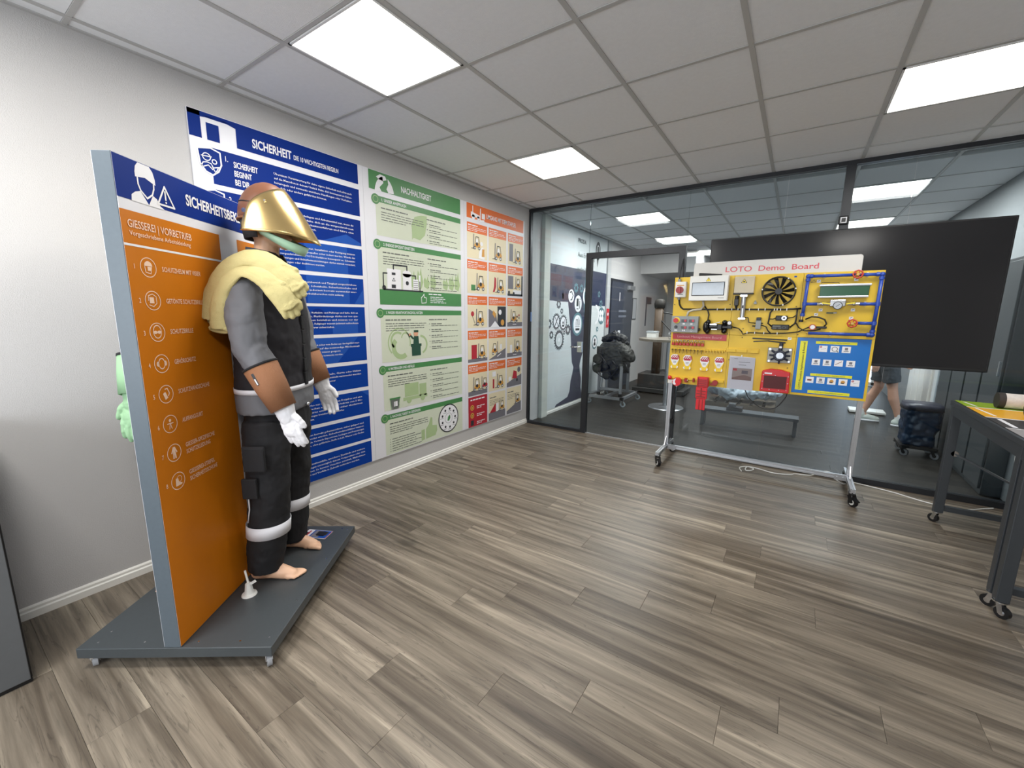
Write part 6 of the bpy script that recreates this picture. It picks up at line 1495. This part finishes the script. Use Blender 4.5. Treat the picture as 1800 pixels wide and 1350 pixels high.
# white box on the floor behind/under the table
e = empty('storage_box', (4.53, -.28, 0), 'tall white plastic bin on a dark base standing between table and glass', 'bin')
g = G().loft([(4.53, -.28, .12, .17, .15), (4.53, -.28, .62, .20, .18)], 28, ex=5)
build(g, 'bin_body', wplastic, e); build(G().loft([(4.53, -.28, .62, .215, .195), (4.53, -.28, .66, .215, .195)], 28, ex=5), 'lid', mat('lid_grey', (190, 190, 192), .4), e)
build(G().box((4.38, -.42, .0), (4.68, -.14, .12)), 'base', black, e, bevel=.01)

# ------------------------------------------------------------------ dark cabinet bottom left
e = empty('cabinet', (.28, -5.0, 0), 'dark grey cabinet cut off at the lower left edge', 'cabinet')
cg = mat('cabinet_grey', (92, 94, 96), .55, var=.05, scale=40)
build(G().box((.05, -5.6, .0), (.532, -4.562, .014)), 'plinth', black, e)
build(G().box((.03, -5.6, .014), (.520, -4.560, .98)), 'body', black, e, bevel=.002)
build(G().box((.520, -5.09, .018), (.540, -4.566, .975)), 'door', cg, e, bevel=.002)
build(G().box((.520, -5.6, .018), (.540, -5.10, .975)), 'door', cg, e, bevel=.002)
build(G().box((.02, -5.61, .98), (.548, -4.553, 1.0)), 'top', cg, e, bevel=.002)

# ------------------------------------------------------------------ back room: engine on trolley
e = empty('engine_trolley', (.43, 2.05, 0), 'aluminium profile trolley on castors carrying the dark engine', 'trolley')
a0, a1, b0, b1, zz = .14, .72, 1.68, 2.43, .125
for y in (b0, b1): prof((a0, y, zz), (a1, y, zz), .04, e, 'frame_bar')
for x in (a0, a1, .43): prof((x, b0, zz), (x, b1, zz), .04, e, 'frame_bar')
for (x, y) in ((.22, 1.95), (.60, 1.95), (.22, 2.30), (.60, 2.30)): prof((x, y, zz+.02), (x, y, .62), .04, e, 'post')
prof((.22, 1.95, .22), (.60, 1.95, .22), .035, e, 'frame_bar')
for (x, y) in ((a0, b0), (a1, b0), (a0, b1), (a1, b1)): castor('castor', x-.43, y-2.05, .042, .105, mat('castor_grey', (150, 160, 165), .3), chrome, e, .5)
g = G()
for (x, y) in ((a0, b0), (a1, b0), (a1, b1), (.22, 1.95), (.60, 1.95)): g.box((x-.025, y-.026, zz-.02), (x+.025, y+.026, zz+.03))
build(g, 'corner_cap', black, e, kind='stuff')
eng_g = mat('engine_grey', (60, 60, 57), .5, metal=.3, var=.2, scale=8); eng_b = mat('engine_black', (26, 26, 28), .5)
e = empty('engine', (.43, 2.12, .39), 'dark car engine standing on the aluminium trolley behind the glass door', 'engine')
g = G()
g.loft([(.40, 2.12, .48, .20, .16), (.40, 2.12, .60, .26, .20), (.40, 2.12, .85, .27, .20), (.42, 2.12, 1.0, .20, .18)], 20, ex=4)
g.caps([(.40, 2.05, .50), (.45, 2.05, .42)], [.12, .07], 12)
build(g, 'engine_block', eng_g, e, voxel=.012, sm_it=1, wr=(.03, .06))
g = G(); g.caps([(.50, 2.05, .96), (.68, 2.0, .82), (.74, 1.98, .76)], [.10, .10, .075], 12); g.caps([(.52, 2.12, 1.02), (.66, 2.05, .90)], [.04, .04]); g.box((.58, 1.94, .70), (.72, 2.02, .80))
build(g, 'intake_manifold', eng_g, e, voxel=.01, sm_it=1, wr=(.025, .05))
g = G(); g.caps([(.24, 2.08, 1.03), (.42, 2.05, 1.12), (.56, 2.05, 1.05), (.62, 2.05, .98)], [.06, .07, .08, .05], 12); build(g, 'wiring_bundle', eng_b, e, voxel=.012, sm_it=1, wr=(.05, .03))
for (x, z, r, mi, nm) in ((.21, .72, .085, 0, 'pulley'), (.20, .56, .075, 0, 'pulley'), (.38, .46, .072, 0, 'pulley'), (.50, .60, .065, 1, 'pulley'), (.42, .68, .05, 1, 'pulley'), (.36, .60, .045, 0, 'pulley')):
    g = G().cyl((x, 1.90, z), (x, 1.86, z), r, n=24).cyl((x, 1.86, z), (x, 1.85, z), r*.55, n=18, mi=1)
    for q in range(5): g.cyl((x+r*.75*math.cos(q*1.256), 1.86, z+r*.75*math.sin(q*1.256)), (x+r*.75*math.cos(q*1.256), 1.852, z+r*.75*math.sin(q*1.256)), r*.1, n=6, mi=1)
    build(g, nm, [eng_b, eng_g], e)
build(G().tube([(.13, 1.875, .72), (.125, 1.875, .58), (.20, 1.875, .485), (.36, 1.875, .39), (.45, 1.875, .43), (.56, 1.875, .58), (.48, 1.875, .70), (.36, 1.875, .66), (.28, 1.875, .76), (.21, 1.875, .81)], .009, 8, closed=True), 'drive_belt', black, e)
build(G().box((.17, 1.90, .80), (.30, 1.95, .93)), 'cover_plate', eng_g, e, bevel=.01)
build(G().box((.205, 1.885, .83), (.265, 1.90, .89)), 'opening', black, e)
build(G().tube([(.66, 1.95, .68), (.70, 1.93, .60), (.72, 1.93, .52)], .018, 8), 'hose', black, e)
# round high table
e = empty('bar_table', (1.30, 2.11, 0), 'round standing table with steel pole behind the glass door', 'table')
build(G().cyl((1.30, 2.11, 0), (1.30, 2.11, .012), .27, .26, 40).cyl((1.30, 2.11, .012), (1.30, 2.11, .03), .10, .06, 24), 'foot_plate', alu, e)
build(G().cyl((1.30, 2.11, .012), (1.30, 2.11, 1.06), .048, n=28), 'pole', alu, e)
build(G().cyl((1.30, 2.11, 1.06), (1.30, 2.11, 1.095), .47, n=48), 'table_top', mat('top_brown_grey', (120, 112, 100), .4), e)
e = empty('small_box', (1.02, 2.2, 1.095), 'small white box on the round standing table', 'box')
build(G().box((.93, 2.10, 1.095), (1.08, 2.25, 1.19)), 'carton', wplastic, e, bevel=.003); build(G().box((.925, 2.095, 1.175), (1.085, 2.255, 1.20)), 'lid', mat('carton_grey', (170, 176, 180), .5), e)
e = empty('storage_jar', (1.42, 2.0, 1.095), 'open dark wire basket at the right of the round standing table', 'basket')
g = G()
for z in (1.10, 1.15, 1.20): g.tube([(1.32, 1.92, z), (1.50, 1.92, z), (1.50, 2.08, z), (1.32, 2.08, z)], .004, 6, closed=True)
for x in (1.32, 1.38, 1.44, 1.50):
    for y in (1.92, 2.08): g.tube([(x, y, 1.10), (x, y, 1.20)], .003, 6)
build(g, 'wire_frame', alu, e)
# tall padded post on a box base
wd_ = mat('brown_timber', (72, 56, 40), .6, var=.3, scale=6)
e = empty('timber_post', (.78, 3.38, 0), 'tall brown rounded timber post on a low dark base behind the glass', 'post')
build(G().box((.42, 3.10, .02), (1.35, 3.75, .10)).box((.50, 3.15, .10), (1.25, 3.70, .36)), 'base', mat('base_dark', (54, 52, 50), .6), e, bevel=.01)
g = G(); g.loft([(.775, 3.35, .36, .075, .06), (.775, 3.35, 1.60, .075, .06)], 20, ex=5); build(g, 'column', wd_, e)
g = G(); g.loft([(.775, 3.35, 1.58, .09, .07), (.775, 3.35, 1.66, .10, .075), (.775, 3.35, 1.72, .085, .065), (.775, 3.35, 1.745, .05, .04)], 20, ex=3); build(g, 'padded_head', mat('pad_dark', (42, 38, 34), .6), e)
g = G(); g.tube(catmull([(.84, 3.3, 1.35), (1.0, 3.25, 1.2), (1.2, 3.2, 1.05), (1.4, 3.2, 1.0)]), .012, 8).tube(catmull([(.86, 3.3, 1.50), (1.05, 3.3, 1.47), (1.25, 3.3, 1.42)]), .012, 8); build(g, 'cable', black, e)
# white sheeting heap on a pallet
e = empty('pallet', (2.3, 2.75, 0), 'low dark pallet under the white plastic sheeting behind the glass', 'pallet')
for k in range(6): build(G().box((1.82+.165*k, 2.45, .10), (1.94+.165*k, 3.05, .122)), 'deck_board', mat('pallet_wood', (90, 80, 66), .7, var=.2), e)
for k in range(3): build(G().box((1.82, 2.45+.26*k, 0), (2.765, 2.53+.26*k, .10)), 'skid', mat('pallet_wood', (90, 80, 66), .7, var=.2), e)
g = G(); rr = random.Random(5)
for k in range(9): g.ell((1.95+.09*k, 2.72+.1*rr.uniform(-1, 1), .275+.05*rr.random()), (.16, .20, .09+.03*rr.random()), 14, 10)
build(g, 'plastic_sheeting', mat('sheeting', (196, 212, 224), .3, var=.05), label='crumpled white plastic sheeting heaped behind the demo board', cat='sheeting', voxel=.016, sm_it=1, wr=(.16, .11))
# blue trolley bin
e = empty('waste_trolley', (4.11, 1.36, 0), 'dark blue bag bin on castors behind the glass, right of the demo board', 'bin')
nb_ = mat('bag_navy', (30, 50, 74), .35, var=.3, scale=8)
build(G().loft([(4.11, 1.38, .12, .13, .14), (4.11, 1.38, .50, .155, .16)], 28, ex=4), 'bag', nb_, e, voxel=.012, sm_it=1, wr=(.05, .08))
build(G().loft([(4.11, 1.38, .50, .165, .17), (4.11, 1.38, .56, .155, .16)], 28, ex=4), 'lid', mat('lid_navy', (46, 48, 62), .4), e)
build(G().box((3.96, 1.22, .085), (4.26, 1.54, .115)), 'base_frame', black, e)
for x, y in ((3.99, 1.25), (4.23, 1.25), (3.99, 1.51), (4.23, 1.51)): castor('castor', x-4.11, y-1.36, .036, .085, alu, black, e, -.6)
# grey crates seen low through the glass
e = empty('floor_bench', (2.55, 1.35, 0), 'low grey equipment bench seen through the glass under the board', 'bench')
bg_ = mat('bench_grey', (70, 74, 78), .5)
build(G().box((1.95, 1.28, .20), (3.05, 1.50, .235)), 'bench_top', bg_, e, bevel=.003)
for x in (1.98, 3.02): build(G().box((x-.02, 1.30, 0), (x+.02, 1.48, .20)), 'leg', bg_, e)
e = empty('foot_pedal', (2.35, 1.36, .235), 'small black pedal unit on the low grey bench', 'pedal')
build(G().box((2.26, 1.30, .235), (2.44, 1.44, .285)), 'pedal_base', black, e, bevel=.004); build(G().box((2.28, 1.32, .285), (2.36, 1.42, .325)), 'pedal', bg_, e, bevel=.006)
# lockers along the right wall of the back room
lk = mat('locker_dark', (66, 70, 72), .5, var=.06)
for k in range(4):
    y0 = .25+.42*k
    e = empty('locker', (4.33, y0+.2, 0), ('dark grey tall locker nearest the glass, behind the metal table', 'second dark grey locker from the glass', 'third dark grey locker from the glass', 'farthest dark grey locker, beside the bright glazed door')[k], 'locker', 'row of dark lockers in the back room')
    build(G().box((4.33, y0+.003, 0), (4.447, y0+.417, 1.95)), 'body', lk, e, bevel=.003)
    build(G().box((4.312, y0+.02, .05), (4.33, y0+.40, 1.92)), 'door', lk, e, bevel=.004)
    build(G().box((4.302, y0+.05, 1.0), (4.312, y0+.065, 1.12)), 'handle', alu, e)

# ------------------------------------------------------------------ person walking in the back room
ps = empty('person', (3.97, 2.87, 0), 'person in shorts and white sneakers walking in the room behind the glass', 'person')
pskin = mat('person_skin', (196, 150, 126), .6, var=.04); short = mat('shorts_grey', (62, 66, 70), .8, var=.1); shirt = mat('shirt_grey', (120, 126, 132), .8, var=.08)
px, py = 3.97, 2.87
g = G()
hipz, kz = .92, .50
legs = (([px-.02, py+.09, hipz], [px-.02, py+.09, kz], [px-.16, py+.08, .10]), ([px+.02, py-.09, hipz], [px+.10, py-.09, kz+.01], [px+.21, py-.09, .10]))
for hp, kn, an in legs:
    g.caps([hp, Vector(hp).lerp(Vector(kn), .5), kn], [.085, .075, .055], 14); kn_, an_ = Vector(kn), Vector(an)
    g.caps([kn_, kn_.lerp(an_, .33)+Vector((-.012, 0, 0)), kn_.lerp(an_, .7), an_], [.054, .058, .042, .036], 14)
    g.caps([an_, an_+Vector((.08, 0, -.05)), an_+Vector((.15, 0, -.06))], [.036, .032, .026], 10)
g.loft([(px, py, .86, .11, .16), (px, py, 1.0, .10, .15), (px+.01, py, 1.15, .095, .14), (px+.01, py, 1.32, .11, .17), (px, py, 1.43, .09, .18), (px, py, 1.49, .05, .09)], 24)
g.caps([(px, py, 1.45), (px+.015, py, 1.56)], [.058, .054], 12)
g.ell((px+.035, py, 1.66), (.098, .076, .120), 18, 12); g.caps([(px+.08, py, 1.60), (px+.10, py, 1.57)], [.042, .03], 10)
g.caps([(px+.13, py, 1.66), (px+.148, py, 1.64)], [.010, .012], 8); g.caps([(px+.12, py-.018, 1.60), (px+.12, py+.018, 1.60)], .008, 8)
for s in (-1, 1): g.ell((px+.02, py+.076*s, 1.65), (.018, .010, .03), 10, 8)
for s, sw_ in ((-1, -.10), (1, .12)):
    sh_ = Vector((px, py+.19*s, 1.40)); el_ = Vector((px-.02+sw_*.6, py+.24*s, 1.13)); wr2 = Vector((px+.03+sw_*1.4, py+.24*s, .90))
    g.caps([sh_, el_, wr2], [.052, .042, .029], 14)
    h_ = hand(wr2, wr2-el_, (1, 0, .1), (0, -s, 0), r=.0095, k=.95); g.add(h_.v, h_.f, 0, True)
build(g, 'body', pskin, ps, voxel=.008, sm_it=3)
g = G(); g.loft([(px, py, .86, .125, .175), (px, py, 1.02, .115, .165)], 24)
for hp, kn, an in legs: g.tube([hp, Vector(hp).lerp(Vector(kn), .45), Vector(hp).lerp(Vector(kn), .80)], [.105, .10, .095], 18)
build(g, 'shorts', short, ps, voxel=.01, sm_it=4, wr=(.02, .06))
g = G(); g.loft([(px, py, .97, .125, .175), (px+.01, py, 1.15, .115, .16), (px+.01, py, 1.32, .125, .185), (px, py, 1.42, .105, .19), (px, py, 1.485, .06, .10)], 24)
for s, sw_ in ((-1, -.10), (1, .12)): g.caps([(px, py+.17*s, 1.40), (px-.01+sw_*.3, py+.225*s, 1.24)], [.07, .062], 14)
build(g, 'shirt', shirt, ps, voxel=.01, sm_it=4, wr=(.02, .08))
g = G(); g.ell((px+.02, py, 1.70), (.105, .085, .098), 18, 12); g.caps([(px-.03, py, 1.66), (px-.05, py, 1.60)], [.065, .05]); build(g, 'hair', mat('hair_brown', (70, 52, 40), .7), ps, voxel=.008, sm_it=2, wr=(.015, .02))
for s in (-1, 1): build(G().ell((px+.122, py+.030*s, 1.675), (.012, .014, .010), 12, 8), 'eye', pw, ps)
for hp, kn, an in legs:
    ax, ay, az = an
    g = G(); g.caps([(ax-.03, ay, .05), (ax+.06, ay, .055), (ax+.13, ay, .042), (ax+.17, ay, .036)], [.045, .046, .042, .034], 14); g.caps([(ax, ay, .09), (ax, ay, .06)], [.046, .046], 12)
    s_ = build(g, 'sneaker', mat('sneaker_white', (206, 214, 206), .6), ps, voxel=.007, sm_it=3)
    build(G().loft([(ax+.065, ay, 0, .135, .046), (ax+.065, ay, .025, .138, .048)], 28, ex=3), 'sole', pw, s_)
    build(G().cyl((ax, ay, .09), (ax-.004, ay, .17), .043, .041, 18), 'sock', wplastic, ps)
# notice ring for floor scale pad behind the person
e = empty('floor_scale', (4.0, 3.6, 0), 'flat white floor plate behind the walking person', 'scale')
build(G().box((3.72, 3.45, .01), (4.15, 3.75, .045)), 'platform', wplastic, e, bevel=.006); build(G().box((3.75, 3.47, 0), (4.12, 3.73, .01)), 'feet', black, e)

flush_text()
bake()
